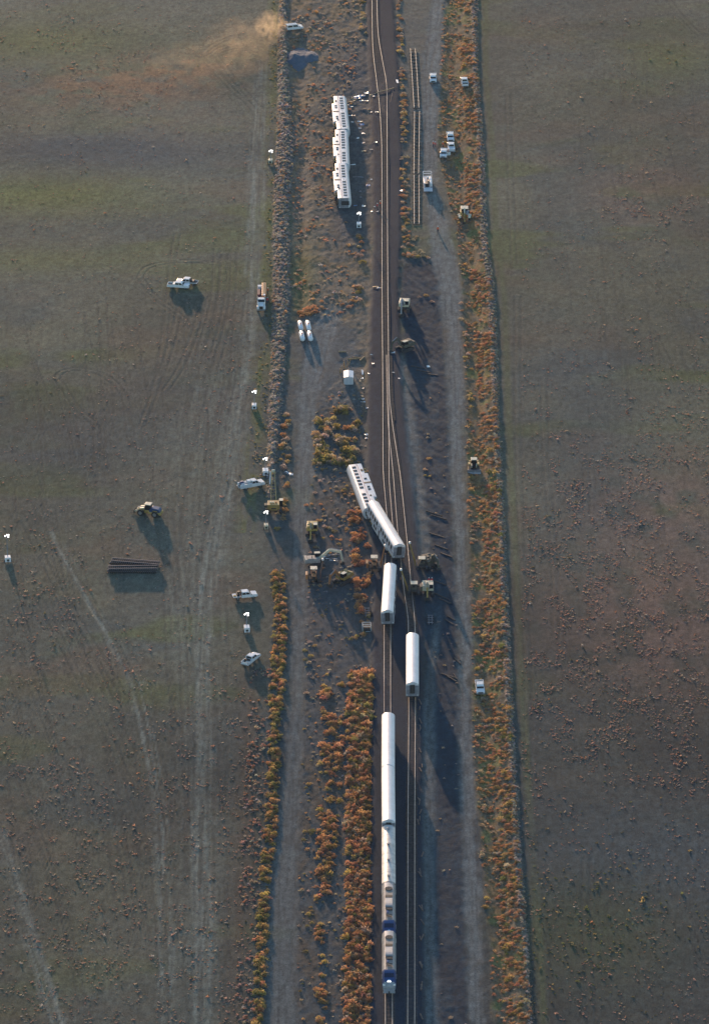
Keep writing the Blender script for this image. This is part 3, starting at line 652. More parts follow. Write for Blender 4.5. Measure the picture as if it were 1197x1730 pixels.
# ------------------------------------------------------------------ road vehicles, forward +X
tyre = mat('tyre_rubber', (.022, .022, .024), .85)
rim_m = mat('wheel_rim', (.32, .31, .30), .4, .6)
blk = mat('black_plastic', (.018, .018, .02), .5)
lampr = mat('red_lamp', (.35, .02, .02), .3)
chrome = mat('bumper_steel', (.45, .45, .47), .3, .7)
WH = {}
def wheels(t, xs, tr, r=.4, w=.27, dual=False):
    k = (round(r, 2), w)
    if k not in WH:
        WH[k] = (MB().cyl((0, -w/2, 0), (0, w/2, 0), r, n=18).mesh('wheel', tyre, True), MB().cyl((0, -w/2-.01, 0), (0, w/2+.01, 0), r*.58, n=12).mesh('rim', rim_m, True))
    for x in xs:
        for s in (-1, 1):
            o = link(WH[k][0], 'wheel', t, (x, s*tr, r)); link(WH[k][1], 'rim', o)
def quad(t, name, pts, m): return MB().add(pts, [(0, 1, 2, 3)]).build(name, m, t)
def cab(t, xr, xf, wf, zb, zt, hw, paint, glassm=glass, split=True, ti=.16):
    """cabin: xr rear foot, xf roof front, wf windscreen foot"""
    a = MB(); rr = xr+.12
    a.loft([[(xr, -hw, zb), (wf, -hw, zb), (wf, hw, zb), (xr, hw, zb)], [(rr, -hw+ti, zt-.06), (xf, -hw+ti, zt-.06), (xf, hw-ti, zt-.06), (rr, hw-ti, zt-.06)], [(rr+.06, -hw+ti+.07, zt), (xf-.06, -hw+ti+.07, zt), (xf-.06, hw-ti-.07, zt), (rr+.06, hw-ti-.07, zt)]])
    a.build('cabin', paint, t)
    def pt(u, v, s):                                     # u along the side (0 rear..1 front), v height
        xb = xr+(wf-xr)*u; xt = rr+(xf-rr)*u; y0, y1 = hw, hw-ti
        return (xb+(xt-xb)*v, s*(y0+(y1-y0)*v+.012), zb+(zt-.06-zb)*v)
    for s in (-1, 1):
        for u0, u1 in (((.06, .47), (.52, .93)) if split else ((.1, .9),)):
            quad(t, 'side_window', [pt(u0, .12, s), pt(u1, .12, s), pt(u1, .86, s), pt(u0, .86, s)], glassm)
    e = .014
    quad(t, 'windshield', [(wf+e-.04, -hw+.12, zb+.05), (wf+e-.04, hw-.12, zb+.05), (xf+e+.03, hw-ti-.06, zt-.12), (xf+e+.03, -hw+ti+.06, zt-.12)], glassm)
    quad(t, 'rear_window', [(xr-e+.02, -hw+.2, zb+.12), (xr-e+.02, hw-.2, zb+.12), (rr-e-.015, hw-ti-.15, zt-.16), (rr-e-.015, -hw+ti+.15, zt-.16)], glassm)
def body_shell(t, paint, xf, wf, xr, hood_z, belt, hw, zb=.45):
    """front clip and door section"""
    b = MB(); b.prism([(xr, zb), (xf-.1, zb), (xf, zb+.2), (xf-.03, hood_z-.12), (xf-.25, hood_z), (wf+.1, belt), (xr, belt)], -hw, hw); b.build('body', paint, t, bev=.05)
    MB().box((xf+.03, 0, zb+.12), (.16, hw*1.96, .24)).build('front_bumper', chrome, t)
    MB().box((xf-.0, 0, hood_z-.32), (.05, hw*1.2, .26)).build('grille', blk, t)
    for s in (-1, 1): MB().box((xf-.02, s*(hw-.2), hood_z-.28), (.08, .26, .18)).build('headlight', lite, t)
    for s in (-1, 1): MB().box((wf-.1, s*(hw+.14), belt+.12), (.12, .24, .2)).build('wing_mirror', blk, t)
def make_pickup(kind='plain'):
    t = link(None, 'pickup_truck'); t['category'] = 'pickup truck'; hw = 1.0
    paint = white
    body_shell(t, paint, 2.95, 1.55, -.95, 1.16, 1.2, hw)
    cab(t, -.95, .75, 1.5, 1.18, 1.92, hw-.03, paint)
    if kind in ('flat', 'black_flat'):
        MB().box((-2.0, 0, .82), (2.1, 2.1, .1)).build('flatbed_deck', white if kind == 'flat' else blk, t)
        MB().box((-1.05, 0, 1.35), (.08, 2.0, 1.0)).build('headache_rack', blk, t)
        MB().box((-1.7, 0, 1.12), (.7, 1.5, .5)).build('equipment_box', blk, t)
        if kind == 'flat':
            MB().cyl((-1.5, .3, 1.4), (-1.5, .3, 1.75), .4, n=12).build('hose_reel', blk, t); MB().box((-2.6, -.4, 1.0), (.6, .5, .3)).build('tool_case', spring, t)
        else:
            for s in (-1, 1): MB().box((-2.0, s*1.03, .95), (2.1, .06, .2)).build('deck_rail', white, t)
            MB().box((-3.03, 0, .95), (.06, 2.0, .2)).build('deck_rail', white, t)
        MB().box((-1.9, 0, .6), (2.2, .9, .3)).build('chassis', blk, t)
    else:
        z0 = .72
        for s in (-1, 1): MB().box((-2.0, s*.96, .85), (2.1, .1, .72)).build('bed_side', paint, t)
        MB().box((-3.02, 0, .86), (.08, 1.9, .7)).build('tailgate', paint, t)
        MB().box((-2.0, 0, .68), (2.06, 1.84, .06)).build('bed_floor', blk, t)
        MB().box((-3.1, 0, .55), (.16, 1.9, .2)).build('rear_bumper', chrome, t)
        for s in (-1, 1): MB().box((-3.05, s*.9, .98), (.04, .14, .3)).build('tail_light', lampr, t)
        if kind == 'toolbox': MB().box((-1.25, 0, 1.15), (.55, 1.84, .45)).build('toolbox', mat('checker_plate', (.62, .62, .62), .35, .5), t)
        if kind == 'loaded':
            MB().box((-1.4, .2, 1.0), (.6, 1.2, .55)).build('toolbox', blk, t); MB().box((-2.2, -.3, .9), (.8, .7, .4)).build('cargo', mat('pale_cargo', (.55, .5, .44), .7), t); MB().box((-2.5, .5, .9), (.5, .5, .35)).build('cargo', blk, t)
        if kind == 'cover': MB().box((-2.0, 0, 1.22), (2.12, 1.9, .06)).build('bed_cover', white, t)
        if kind == 'door':
            MB().box((.75, 1.5, .95), (.1, 1.05, .95), rz=.25).build('open_door', white, t)
    wheels(t, (-1.95, 1.95), .86)
    return t
def make_van(kind='suv'):
    t = link(None, 'utility_van'); t['category'] = 'van'; hw = 1.0
    body_shell(t, white, 2.6, 1.5, -2.6, 1.15, 1.2, hw)
    cab(t, -2.6, .75, 1.45, 1.18, 1.98, hw-.03, white)
    MB().box((-2.66, 0, .6), (.14, 1.9, .22)).build('rear_bumper', chrome, t)
    for s in (-1, 1): MB().bar((-2.1, s*.68, 2.04), (.5, s*.68, 2.04), .05).build('roof_rail', blk, t)
    for s in (-1, 1): MB().box((-2.62, s*.88, 1.2), (.05, .14, .4)).build('tail_light', lampr, t)
    wheels(t, (-1.65, 1.75), .86); return t
gp = 'white pickups and utility trucks around the site'
def pk(kind, px, py, h, label): 
    return put(spawn('pk'+kind, lambda: make_pickup(kind), label, gp), px, py, .9, h)
pk('toolbox', 302, 481, R(-10), 'white pickup with bed toolbox parked side by side with a dark-bedded truck in the field')
pk('black_flat', 316, 475, R(167), 'white-cabbed truck with black flatbed alongside the field pickup')
pk('toolbox', 731, 131, R(-90), 'white pickup on the gravel road beside the end of the loose track')
pk('plain', 784, 137, R(94), 'white pickup facing away, alone in the dry grass')
pk('plain', 760, 230, R(-88), 'white pickup, rear one of the three parked close together')
pk('cover', 761.5, 247, R(92), 'white pickup with covered bed wedged between two others')
pk('door', 749, 258, R(-94), 'white pickup with its front door standing open')
pk('flat', 413.5, 1004, R(13), 'white crew-cab truck with dark open flatbed and hose reel')
pk('loaded', 424, 1112, R(60), 'white pickup with dark gear in its bed below a light tower')
pk('plain', 810, 1160, R(-87.5), 'white pickup with empty dark bed parked beside the eastern dirt road')
put(spawn('van', make_van, 'white utility van driving along the windrow, dust behind it'), 497, 45.5, .9, R(18))

def make_service():
    t = link(None, 'service_truck'); t['category'] = 'service truck'; hw = 1.02
    body_shell(t, white, 3.3, 1.95, -.3, 1.3, 1.35, hw, .5); cab(t, -.3, 1.15, 1.9, 1.33, 2.1, hw-.03, white)
    for s in (-1, 1):
        o = MB().box((-1.9, s*.88, 1.1), (3.2, .42, 1.0)).build('tool_locker', white, t)
        for k in range(3): MB().box((-.9-1.0*k, s*1.1, 1.15), (.85, .02, .75)).build('locker_door', mat('locker_door_grey', (.62, .64, .68), .4), o)
    MB().box((-1.9, 0, .85), (3.2, 1.4, .1)).build('deck', blk, t)
    MB().box((-3.6, 0, .8), (.4, 2.0, .3)).build('rear_platform', chrome, t)
    MB().box((-.75, .1, 1.85), (.9, 1.0, .6)).build('compressor', white, t, bev=.06); MB().box((-2.6, .35, 1.7), (1.0, .7, .7)).build('welder_box', mat('navy_box', (.02, .05, .16), .4), t, bev=.05)
    MB().bar((-3.2, -.5, 1.7), (-1.0, -.5, 1.95), .14).build('crane_arm', white, t); MB().cyl((-3.2, -.5, .8), (-3.2, -.5, 1.75), .14, n=8).build('crane_post', undg, t)
    wheels(t, (-1.9, 2.2), .88, .44); return t
put(spawn('svc', make_service, 'white service truck with lockers, compressor and a small crane on its bed'), 425, 817, 1.0, R(25))

orange = mat('crane_orange', (.62, .22, .06), .45, 0, .2, 2); wood = mat('pale_timber', (.45, .28, .14), .75, 0, .3, 3)
def make_boom_truck():
    t = link(None, 'boom_truck'); t['category'] = 'truck'
    b = MB(); b.prism([(2.6, .7), (4.5, .7), (4.62, 1.0), (4.5, 1.75), (3.1, 1.95), (2.6, 1.95)], -.68, .68); b.build('hood', white, t, bev=.06)
    for s in (-1, 1): MB().prism([(3.1, .6), (4.6, .6), (4.55, 1.25), (4.1, 1.45), (3.4, 1.4)], *sorted((s*.68, s*1.15))).build('fender', white, t, bev=.05)
    MB().box((4.62, 0, 1.25), (.06, 1.0, .8)).build('grille', blk, t); MB().box((4.72, 0, .65), (.25, 2.3, .35)).build('front_bumper', chrome, t)
    for s in (-1, 1): MB().box((4.6, s*.95, 1.05), (.08, .3, .2)).build('headlight', lite, t)
    MB().box((2.0, 0, 1.35), (1.4, 2.2, 1.3)).build('cab_lower', white, t, bev=.05); cab(t, 1.3, 2.35, 2.75, 1.98, 2.85, 1.08, white, split=False)
    for s in (-1, 1): MB().box((2.6, s*1.3, 2.2), (.1, .3, .5)).build('wing_mirror', blk, t)
    MB().box((-4.1, 0, .95), (10.6, .9, .3)).build('chassis', blk, t); MB().box((-4.3, 0, 1.2), (10.1, 2.45, .14)).build('flatbed_deck', mat('deck_maroon', (.14, .05, .06), .7, 0, .3, 2), t)
    MB().box((.75, 0, 1.9), (.3, 2.4, 1.5)).build('headboard', mat('frame_grey', (.42, .43, .46), .5), t)
    for s in (-1, 1): MB().cyl((.95, s*1.0, 1.3), (.95, s*1.0, 3.0), .1, n=8).build('exhaust_stack', chrome, t)
    MB().box((-5.0, .62, 1.95), (8.6, 1.1, 1.35)).build('orange_load', orange, t, bev=.04); MB().box((-5.0, .62, 2.68), (8.4, .5, .1)).build('load_strap_board', wood, t)
    MB().box((-.6, .75, 2.8), (.6, .6, .3)).build('white_box', white, t)
    MB().box((-4.4, -.75, 1.65), (3.6, .7, .8)).build('crate', mat('maroon_crate', (.12, .04, .07), .7), t); MB().box((-8.3, -.6, 1.7), (1.2, 1.0, .9)).build('crate', white, t); MB().box((-.5, -.7, 1.55), (.9, .8, .6)).build('crate', white, t)
    MB().box((-9.4, 0, 1.05), (.1, 2.4, .25)).build('rear_bumper', chrome, t)
    wheels(t, (3.7,), 1.0, .52, .32); wheels(t, (-6.2, -7.6), .95, .52, .5); return t
put(spawn('boomt', make_boom_truck, 'large white flatbed truck carrying a long orange load beside the windrow'), 441.5, 508, 1.3, R(-90))

def make_rail_truck():
    t = link(None, 'work_truck'); t['category'] = 'work truck'
    MB().box((0, 0, .75), (7.6, 2.3, .25)).build('deck', mat('worn_white_deck', (.6, .6, .62), .6, 0, .25, 1.5), t)
    MB().box((.0, .8, 1.35), (3.6, .6, .9)).build('tool_locker', white, t, bev=.04); MB().box((-.2, -.85, 1.2), (3.0, .5, .65)).build('tool_locker', white, t, bev=.04)
    MB().box((1.6, -.2, 1.4), (1.2, 1.0, 1.0)).build('operator_seat_box', blk, t, bev=.05)
    MB().bar((-1.8, 0, 1.2), (1.6, .1, 2.2), .32).build('boom', mat('boom_black', (.04, .04, .05), .5), t); MB().cyl((-1.6, .1, .85), (-1.6, .1, 1.9), .3, n=10).build('boom_post', white, t)
    f = MB()
    for s in (-1, 1): f.bar((-3.7, s*1.1, .85), (-3.7, s*1.1, 2.3), .1); f.bar((-2.5, s*1.1, .85), (-2.5, s*1.1, 2.3), .1); f.bar((-3.75, s*1.1, 2.3), (-2.45, s*1.1, 2.3), .1)
    for x in (-3.7, -2.5): f.bar((x, -1.15, 2.3), (x, 1.15, 2.3), .1); f.bar((x, -1.1, .86), (x, 1.1, .86), .1)
    f.build('tube_frame', white, t)
    o = MB().box((3.5, 0, .9), (1.5, 2.35, .12), ry=.12).build('ramp_plate', mat('ramp_grey', (.45, .45, .5), .6), t)
    for k in range(6): MB().box((2.9+.24*k, 0, 1.03-.03*k), (.09, 2.2, .07), ry=.12).build('ramp_rib', white, o)
    wheels(t, (-2.6, -.9, 2.2), .9, .45, .3); return t
put(spawn('railt', make_rail_truck, 'white open work truck with tube frame and ramp beside the loose track'), 722, 309, 1.0, R(-89)).scale = (1.4, 1.08, 1.08)

# ------------------------------------------------------------------ tracked plant, forward +X
yel = mat('plant_yellow', (.48, .33, .09), .5, 0, .25, 2); yel2 = mat('plant_ochre', (.36, .23, .06), .6, 0, .35, 2); olive = mat('plant_grey_green', (.12, .11, .08), .7, 0, .4, 2)
cream = mat('plant_cream', (.66, .60, .44), .5, 0, .15, 2); trk = mat('crawler_track', (.045, .044, .046), .8, 0, .4, 4); rorange = mat('rust_orange', (.42, .17, .06), .65, 0, .3, 2)
def crawler(t, L, gauge, w, h):
    for s in (-1, 1):
        n = 14; poly = []
        for k in range(n):
            a = 2*math.pi*k/n; poly.append((math.cos(a)*h/2+(L/2-h/2)*(1 if math.cos(a) > 0 else -1), math.sin(a)*h/2+h/2))
        o = MB().prism(poly, s*gauge/2-w/2, s*gauge/2+w/2).build('crawler_track', trk, t)
        for k in range(int(L/.42)): MB().box((-L/2+.35+.42*k, s*gauge/2, h+.02), (.12, w*.98, .05)).build('track_shoe', SHOE, o)
SHOE = mat('track_shoe_steel', (.10, .10, .105), .6, .3)
def make_excavator(paint, armc, reach=(3.2, 2.2), cabm=None, att='bucket'):
    t = link(None, 'excavator'); t['category'] = 'excavator'
    crawler(t, 4.3, 2.5, .65, .95); MB().box((0, 0, .8), (2.4, 1.8, .45)).build('undercarriage', undg, t)
    MB().cyl((0, 0, 1.0), (0, 0, 1.2), .8, n=16).build('slew_ring', undg, t)
    MB().box((-.8, 0, 1.65), (3.6, 2.75, .9)).build('house', paint, t, bev=.08)
    MB().prism([(-2.9, 1.25), (-2.2, 1.25), (-2.1, 2.25), (-2.7, 2.25)], -1.35, 1.35).build('counterweight', paint, t, bev=.08)
    MB().box((-1.3, -.45, 2.25), (1.5, 1.5, .35)).build('engine_cover', paint, t, bev=.06)
    MB().box((-.1, -.95, 2.2), (1.6, .75, .3)).build('side_box', paint, t, bev=.05)
    MB().cyl((-1.0, -.7, 2.4), (-1.0, -.7, 2.9), .09, n=8).build('exhaust', blk, t)
    MB().box((.55, .85, 2.25), (1.5, .95, 1.5), .85, .92).build('cab_glazing', glass, t)
    MB().box((.5, .85, 3.03), (1.45, 1.0, .1)).build('cab_roof', cabm or cream, t, bev=.03)
    MB().prism([(-.15, 1.5), (1.3, 1.5), (1.3, 2.0), (-.15, 2.0)], .36, 1.34).build('cab_base', paint, t)
    a, c = reach
    p0, p1, p2 = Vector((.9, -.15, 1.9)), Vector((.9+a*.62, -.15, 4.1)), Vector((.9+a*1.3, -.15, 3.2))
    b = MB(); b.bar(p0, p1, .42, .6); b.bar(p1-(p1-p0).normalized()*.1, p2, .4, .5); b.build('boom', armc, t)
    p3 = p2+Vector((c*.15, 0, -c)); k2 = p2+Vector((-.25, 0, .5))
    MB().bar(k2, p3, .34, .45).build('stick', armc, t)
    MB().bar((1.6, .2, 2.0), p0.lerp(p1, .85)+Vector((.3, .3, -.4)), .14).build('boom_ram', chrome, t); MB().bar(p1+Vector((.1, 0, .35)), k2, .14).build('stick_ram', chrome, t)
    if att == 'bucket':
        MB().prism([(p3.x-.2, p3.z+.1), (p3.x+.3, p3.z+.1), (p3.x+.35, p3.z-.5), (p3.x-.3, p3.z-.95), (p3.x-.8, p3.z-.7), (p3.x-.6, p3.z-.15)], -.75, .45).build('bucket', undg, t)
    else:
        for s in (-1, 1): MB().prism([(p3.x-.1, p3.z), (p3.x+s*.7, p3.z-.4), (p3.x+s*.2, p3.z-1.1), (p3.x+s*.3, p3.z-.5)], -.6, .3).build('grapple_jaw', undg, t)
    return t
def ex(key, args, px, py, h, label):
    return put(spawn('ex'+key, lambda: make_excavator(*args), label, 'excavators working the site'), px, py, 1.4, h)
ex('y', (yel, yel), 527, 893, R(-92), 'yellow excavator beside the west dirt road, arm reaching along the shrubs')
ex('w', (cream, mat('arm_grey', (.34, .35, .38), .5, .2, .2, 2)), 682, 515, R(-97), 'cream excavator with grey arm beside the main track')
ex('g', (olive, olive, (2.6, 2.0), cream, 'grapple'), 683, 583, R(-140), 'grey-green excavator with pale cab roof reaching over the rail')
ex('y2', (cream, yel, (2.6, 2.0)), 722, 994, R(-90), 'pale yellow excavator with two workers just behind it')
ex('d', (yel2, rorange, (2.8, 2.0), cream), 578, 975, R(-130), 'dull ochre excavator with rusty arm among the wreck-clearing machines')
ex('k', (mat('plant_dusty_grey', (.38, .35, .32), .6, 0, .3, 2), cream, (4.2, 2.6)), 533, 946, R(8), 'dusty grey excavator with its pale arm stretched out towards the shrubs')
ex('m', (olive, olive, (2.4, 1.8), yel2), 726, 948, R(-60), 'dark excavator parked beside the tall-boom tractor east of the track')

def make_sideboom(paint, boomc, tip, cabm=None):
    t = link(None, 'sideboom_tractor'); t['category'] = 'sideboom tractor'
    crawler(t, 3.9, 2.3, .62, 1.15); MB().box((.2, 0, 1.15), (3.6, 1.5, .7)).build('frame', undg, t)
    MB().prism([(.2, 1.3), (2.1, 1.3), (2.15, 1.9), (1.9, 2.15), (.2, 2.25)], -.55, .55).build('engine_hood', paint, t, bev=.06); MB().box((2.17, 0, 1.65), (.06, .9, .6)).build('radiator_grille', blk, t)
    MB().box((-.7, 0, 1.6), (1.4, 1.4, .5)).build('operator_platform', paint, t, bev=.05); MB().box((-.7, .1, 2.0), (.6, .6, .5)).build('seat', blk, t)
    f = MB()
    for x in (-1.35, .05):
        for s in (-1, 1): f.bar((x, s*.65, 1.7), (x, s*.65, 2.95), .1)
    f.build('canopy_posts', paint, t); MB().box((-.65, 0, 3.0), (1.8, 1.7, .12)).build('canopy_roof', cabm or cream, t, bev=.03)
    MB().cyl((1.2, .25, 2.2), (1.2, .25, 2.9), .08, n=8).build('exhaust', blk, t)
    MB().box((.1, -1.75, 1.35), (2.0, .55, 1.3)).build('counterweight', paint, t, bev=.06); MB().bar((.1, -1.5, 1.7), (.1, -.5, 1.5), .3).build('counterweight_arm', undg, t)
    MB().box((.3, -.1, 2.35), (.8, .9, .5)).build('winch', undg, t)
    tp = Vector(tip)
    b = MB(); b.bar((-.9, 1.5, .9), tp+Vector((-.12, 0, 0)), .18); b.bar((.9, 1.5, .9), tp+Vector((.12, 0, 0)), .18); m0 = Vector((-.9, 1.5, .9)).lerp(tp, .5); m1 = Vector((.9, 1.5, .9)).lerp(tp, .5); b.bar(m0, m1, .14); b.build('boom', boomc, t)
    MB().cyl(tp+Vector((-.25, 0, .05)), tp+Vector((.25, 0, .05)), .28, n=12).build('boom_sheave', white, t)
    MB().bar((.3, -.1, 2.6), tp, .04).build('hoist_cable', undg, t); MB().bar(tp, tp+Vector((0, .1, -2.2)), .04).build('load_line', undg, t); MB().box(tp+Vector((0, .1, -2.4)), (.25, .2, .5)).build('hook_block', rorange, t)
    return t
def sb(key, args, px, py, h, label):
    return put(spawn('sb'+key, lambda: make_sideboom(*args), label, 'sideboom tractors at the wreck'), px, py, 1.4, h)
sb('a', (rorange, rorange, (0, 2.6, 6.4)), 632, 952, R(-90), 'orange sideboom tractor beside the askew coach, its boom raised over the track')
sb('b', (mat('orange_red_plant', (.5, .2, .07), .55, 0, .2, 2), mat('boom_brown', (.2, .12, .09), .6), (0, 2.2, 5.6)), 530, 971, R(-88), 'orange sideboom tractor with pale canopy close to the west dirt road')
sb('c', (olive, yel2, (0, 3.2, 6.2)), 699, 992, R(90), 'dark sideboom tractor between the rails behind the lone coach')
sb('d', (olive, yel2, (0, 3.0, 6.8)), 712, 950, R(90), 'dark sideboom tractor with tall ochre boom leaning towards the slewed coach')

def make_dozer():
    t = link(None, 'bulldozer'); t['category'] = 'bulldozer'
    crawler(t, 3.6, 2.1, .6, 1.05); MB().box((0, 0, 1.0), (3.0, 1.4, .6)).build('frame', undg, t)
    MB().prism([(.2, 1.2), (1.9, 1.2), (1.95, 1.75), (1.7, 2.0), (.2, 2.05)], -.5, .5).build('engine_hood', glass, t, bev=.05)
    for s in (-1, 1): MB().box((.6, s*.62, 1.5), (1.6, .2, .7)).build('hood_side', cream, t, bev=.03)
    MB().box((-.7, 0, 2.1), (1.3, 1.35, 1.4), .92, .92).build('cab_glazing', glass, t); MB().box((-.7, 0, 2.85), (1.6, 1.6, .14)).build('cab_roof', cream, t, bev=.04)
    MB().box((-2.05, 0, 1.2), (.6, 2.6, .9)).build('ripper_frame', yel2, t); 
    for s in (-1, 1): MB().box((-.5, s*1.15, 1.55), (1.4, .5, .4)).build('fuel_tank', yel, t, bev=.04)
    b = MB(); n = 7
    b.prism([(2.55, .1), (2.7, .1), (2.55, .55), (2.6, 1.05), (2.75, 1.3), (2.6, 1.3), (2.42, .9), (2.4, .5)], -1.75, 1.75); b.build('blade', mat('worn_blade', (.33, .33, .37), .45, .4, .3, 2), t)
    for s in (-1, 1): MB().bar((-.6, s*1.5, .6), (2.45, s*1.5, .6), .18).build('push_arm', yel2, t)
    return t
put(spawn('dozer', make_dozer, 'yellow bulldozer with pale cab roof beside the eastern dirt road'), 800, 786, 1.3, R(-90))

def make_loader():
    t = link(None, 'wheel_loader'); t['category'] = 'wheel loader'
    MB().prism([(-3.4, 1.0), (-.6, 1.0), (-.6, 1.7), (-1.1, 2.35), (-3.1, 2.2), (-3.45, 1.8)], -.85, .85).build('engine_hood', mat('navy_hood', (.02, .06, .16), .35), t, bev=.08)
    MB().prism([(-3.5, .8), (-.4, .8), (-.4, 1.25), (-3.5, 1.35)], -1.0, 1.0).build('rear_frame', yel, t, bev=.05); MB().box((-3.55, 0, 1.0), (.35, 2.2, .6)).build('rear_counterweight', yel, t, bev=.06)
    MB().box((1.1, 0, 1.0), (2.2, 1.3, .7)).build('front_frame', yel2, t, bev=.06)
    MB().box((-.15, 0, 2.2), (1.5, 1.5, 1.6), .9, .92).build('cab_glazing', glass, t); MB().box((-.15, 0, 3.08), (1.7, 1.7, .16)).build('cab_roof', cream, t, bev=.05)
    MB().box((-.1, 0, 1.4), (1.4, 1.55, .3)).build('cab_base', yel, t)
    b = MB()
    for s in (-1, 1): b.bar((.7, s*.6, 2.0), (2.0, s*.6, 1.7), .22, .4); b.bar((2.0, s*.6, 1.7), (3.3, s*.6, .8), .22, .36)
    b.bar((2.0, -.6, 1.6), (2.0, .6, 1.6), .2); b.build('lift_arm', cream, t)
    MB().bar((.8, 0, 1.9), (2.6, 0, 1.9), .18).build('tilt_ram', chrome, t)
    for s in (-1, 1): MB().bar((3.4, s*.5, .35), (4.6, s*.5, .25), .16, .08).build('fork_tine', undg, t)
    MB().box((3.4, 0, .8), (.2, 1.9, .9)).build('fork_frame', undg, t)
    for s in (-1, 1):
        for x in (1.6, -2.2): MB().box((x, s*1.05, 1.75), (1.3, .55, .08)).build('fender', yel2, t)
    wheels(t, (1.6, -2.2), 1.05, .82, .6); return t
put(spawn('loader', make_loader, 'yellow and navy wheel loader standing alone in the field'), 250, 862, 1.2, R(162))

def make_backhoe():
    t = link(None, 'backhoe'); t['category'] = 'backhoe'
    MB().box((-.6, 0, 1.0), (3.8, 1.2, .6)).build('chassis', yel2, t, bev=.05); MB().box((-.9, 0, 2.0), (2.0, 1.7, 1.3), .93, .95).build('cab_glazing', glass, t); MB().box((-.9, 0, 2.75), (2.3, 2.1, .16)).build('cab_roof', cream, t, bev=.04)
    MB().box((-.3, -.95, 1.5), (2.4, .5, 1.0)).build('side_tank', yel, t, bev=.05); MB().box((.2, .8, 1.7), (1.0, .8, 1.0)).build('engine_cover', mat('cover_grey_blue', (.28, .3, .36), .5), t, bev=.05)
    p = Vector((.6, -.05, 2.2)); q = Vector((1.6, -.05, 3.4)); r_ = Vector((3.6, -.05, 2.6))
    b = MB(); b.bar(p, q, .4, .4); b.bar(q, r_, .36, .36); b.build('boom', cream, t); MB().bar(r_+Vector((-.2, 0, .3)), r_+Vector((.6, 0, -2.3)), .3, .3).build('stick', yel2, t)
    MB().prism([(3.8, .4), (4.5, .4), (4.4, .05), (3.9, .0), (3.6, .2)], -.5, .4).build('bucket', undg, t)
    for s in (-1, 1):
        for x, w in ((.5, .9), (1.9, .7)):
            MB().loft([[(x+math.sin(a)*.62*1.0+dx, s*(1.0), .7+math.cos(a)*.72*1.0) for dx in (-.02, .02)]+[(x+math.sin(a)*.62+dx, s*(1.0+w), .62+math.cos(a)*.66) for dx in (.02, -.02)] for a in np.linspace(-1.2, 1.2, 7)]).build('wheel_fender', cream, t)
    wheels(t, (.5, 1.9, -2.0), 1.3, .6, .5); return t
put(spawn('backhoe', make_backhoe, 'cream and yellow wheeled digger with pale curved fenders in the dry grass'), 784, 361, 1.2, R(-90))

def make_crane():
    t = link(None, 'crawler_crane'); t['category'] = 'crane'
    crawler(t, 4.0, 3.4, .7, 1.0); MB().box((0, 0, 1.0), (2.6, 2.6, .5)).build('undercarriage', undg, t)
    MB().box((-.6, 0, 1.9), (2.8, 3.0, 1.3)).build('engine_house', yel2, t, bev=.08); MB().box((-2.1, 0, 1.7), (.5, 1.9, 1.0)).build('counterweight', yel2, t, bev=.06); MB().box((-2.37, 0, 1.7), (.05, 1.3, .35)).build('rear_vent', blk, t)
    MB().box((.6, -1.9, 2.0), (1.3, .9, 1.5), .9, .9).build('cab_glazing', glass, t); MB().box((.6, -1.9, 2.8), (1.3, .95, .1)).build('cab_roof', cream, t)
    MB().box((-.3, 1.9, 1.6), (1.4, .8, .8)).build('side_engine', olive, t, bev=.05)
    for y in (-.6, .1, .7): MB().cyl((-.6, y, 2.55), (-.6, y, 2.8), .25, n=10).build('roof_drum', cream if y > 0 else rorange, t)
    tipx, tipz = 16.0, 3.2
    b = MB()
    for s in (-1, 1):
        b.bar((.8, s*.7, 1.6), (tipx, s*.35, tipz), .18, .22); b.bar((.8, s*.7, 2.2), (tipx, s*.35, tipz+.45), .1, .1)
        for k in range(9):
            u = .05+.1*k; a0 = Vector((.8, s*.7, 1.6)).lerp(Vector((tipx, s*.35, tipz)), u); a1 = Vector((.8, s*.7, 2.2)).lerp(Vector((tipx, s*.35, tipz+.45)), u+.08); b.bar(a0, a1, .07)
    for k in range(10):
        u = .04+.1*k; w = .7+(.35-.7)*u; p = Vector((.8, 0, 1.6)).lerp(Vector((tipx, 0, tipz)), u); b.bar(p+Vector((0, -w, 0)), p+Vector((0, w, 0)), .07)
    b.build('lattice_boom', yel, t); MB().cyl((tipx, -.45, tipz+.2), (tipx, .45, tipz+.2), .4, n=12).build('boom_sheave', cream, t)
    MB().bar((tipx, .7, tipz), (tipx-2.4, .9, .9), .3).build('hook_block', white, t)
    return t
put(spawn('crane', make_crane, 'yellow crawler crane with a long lattice boom laid along the windrow'), 462, 853, 1.6, R(91))

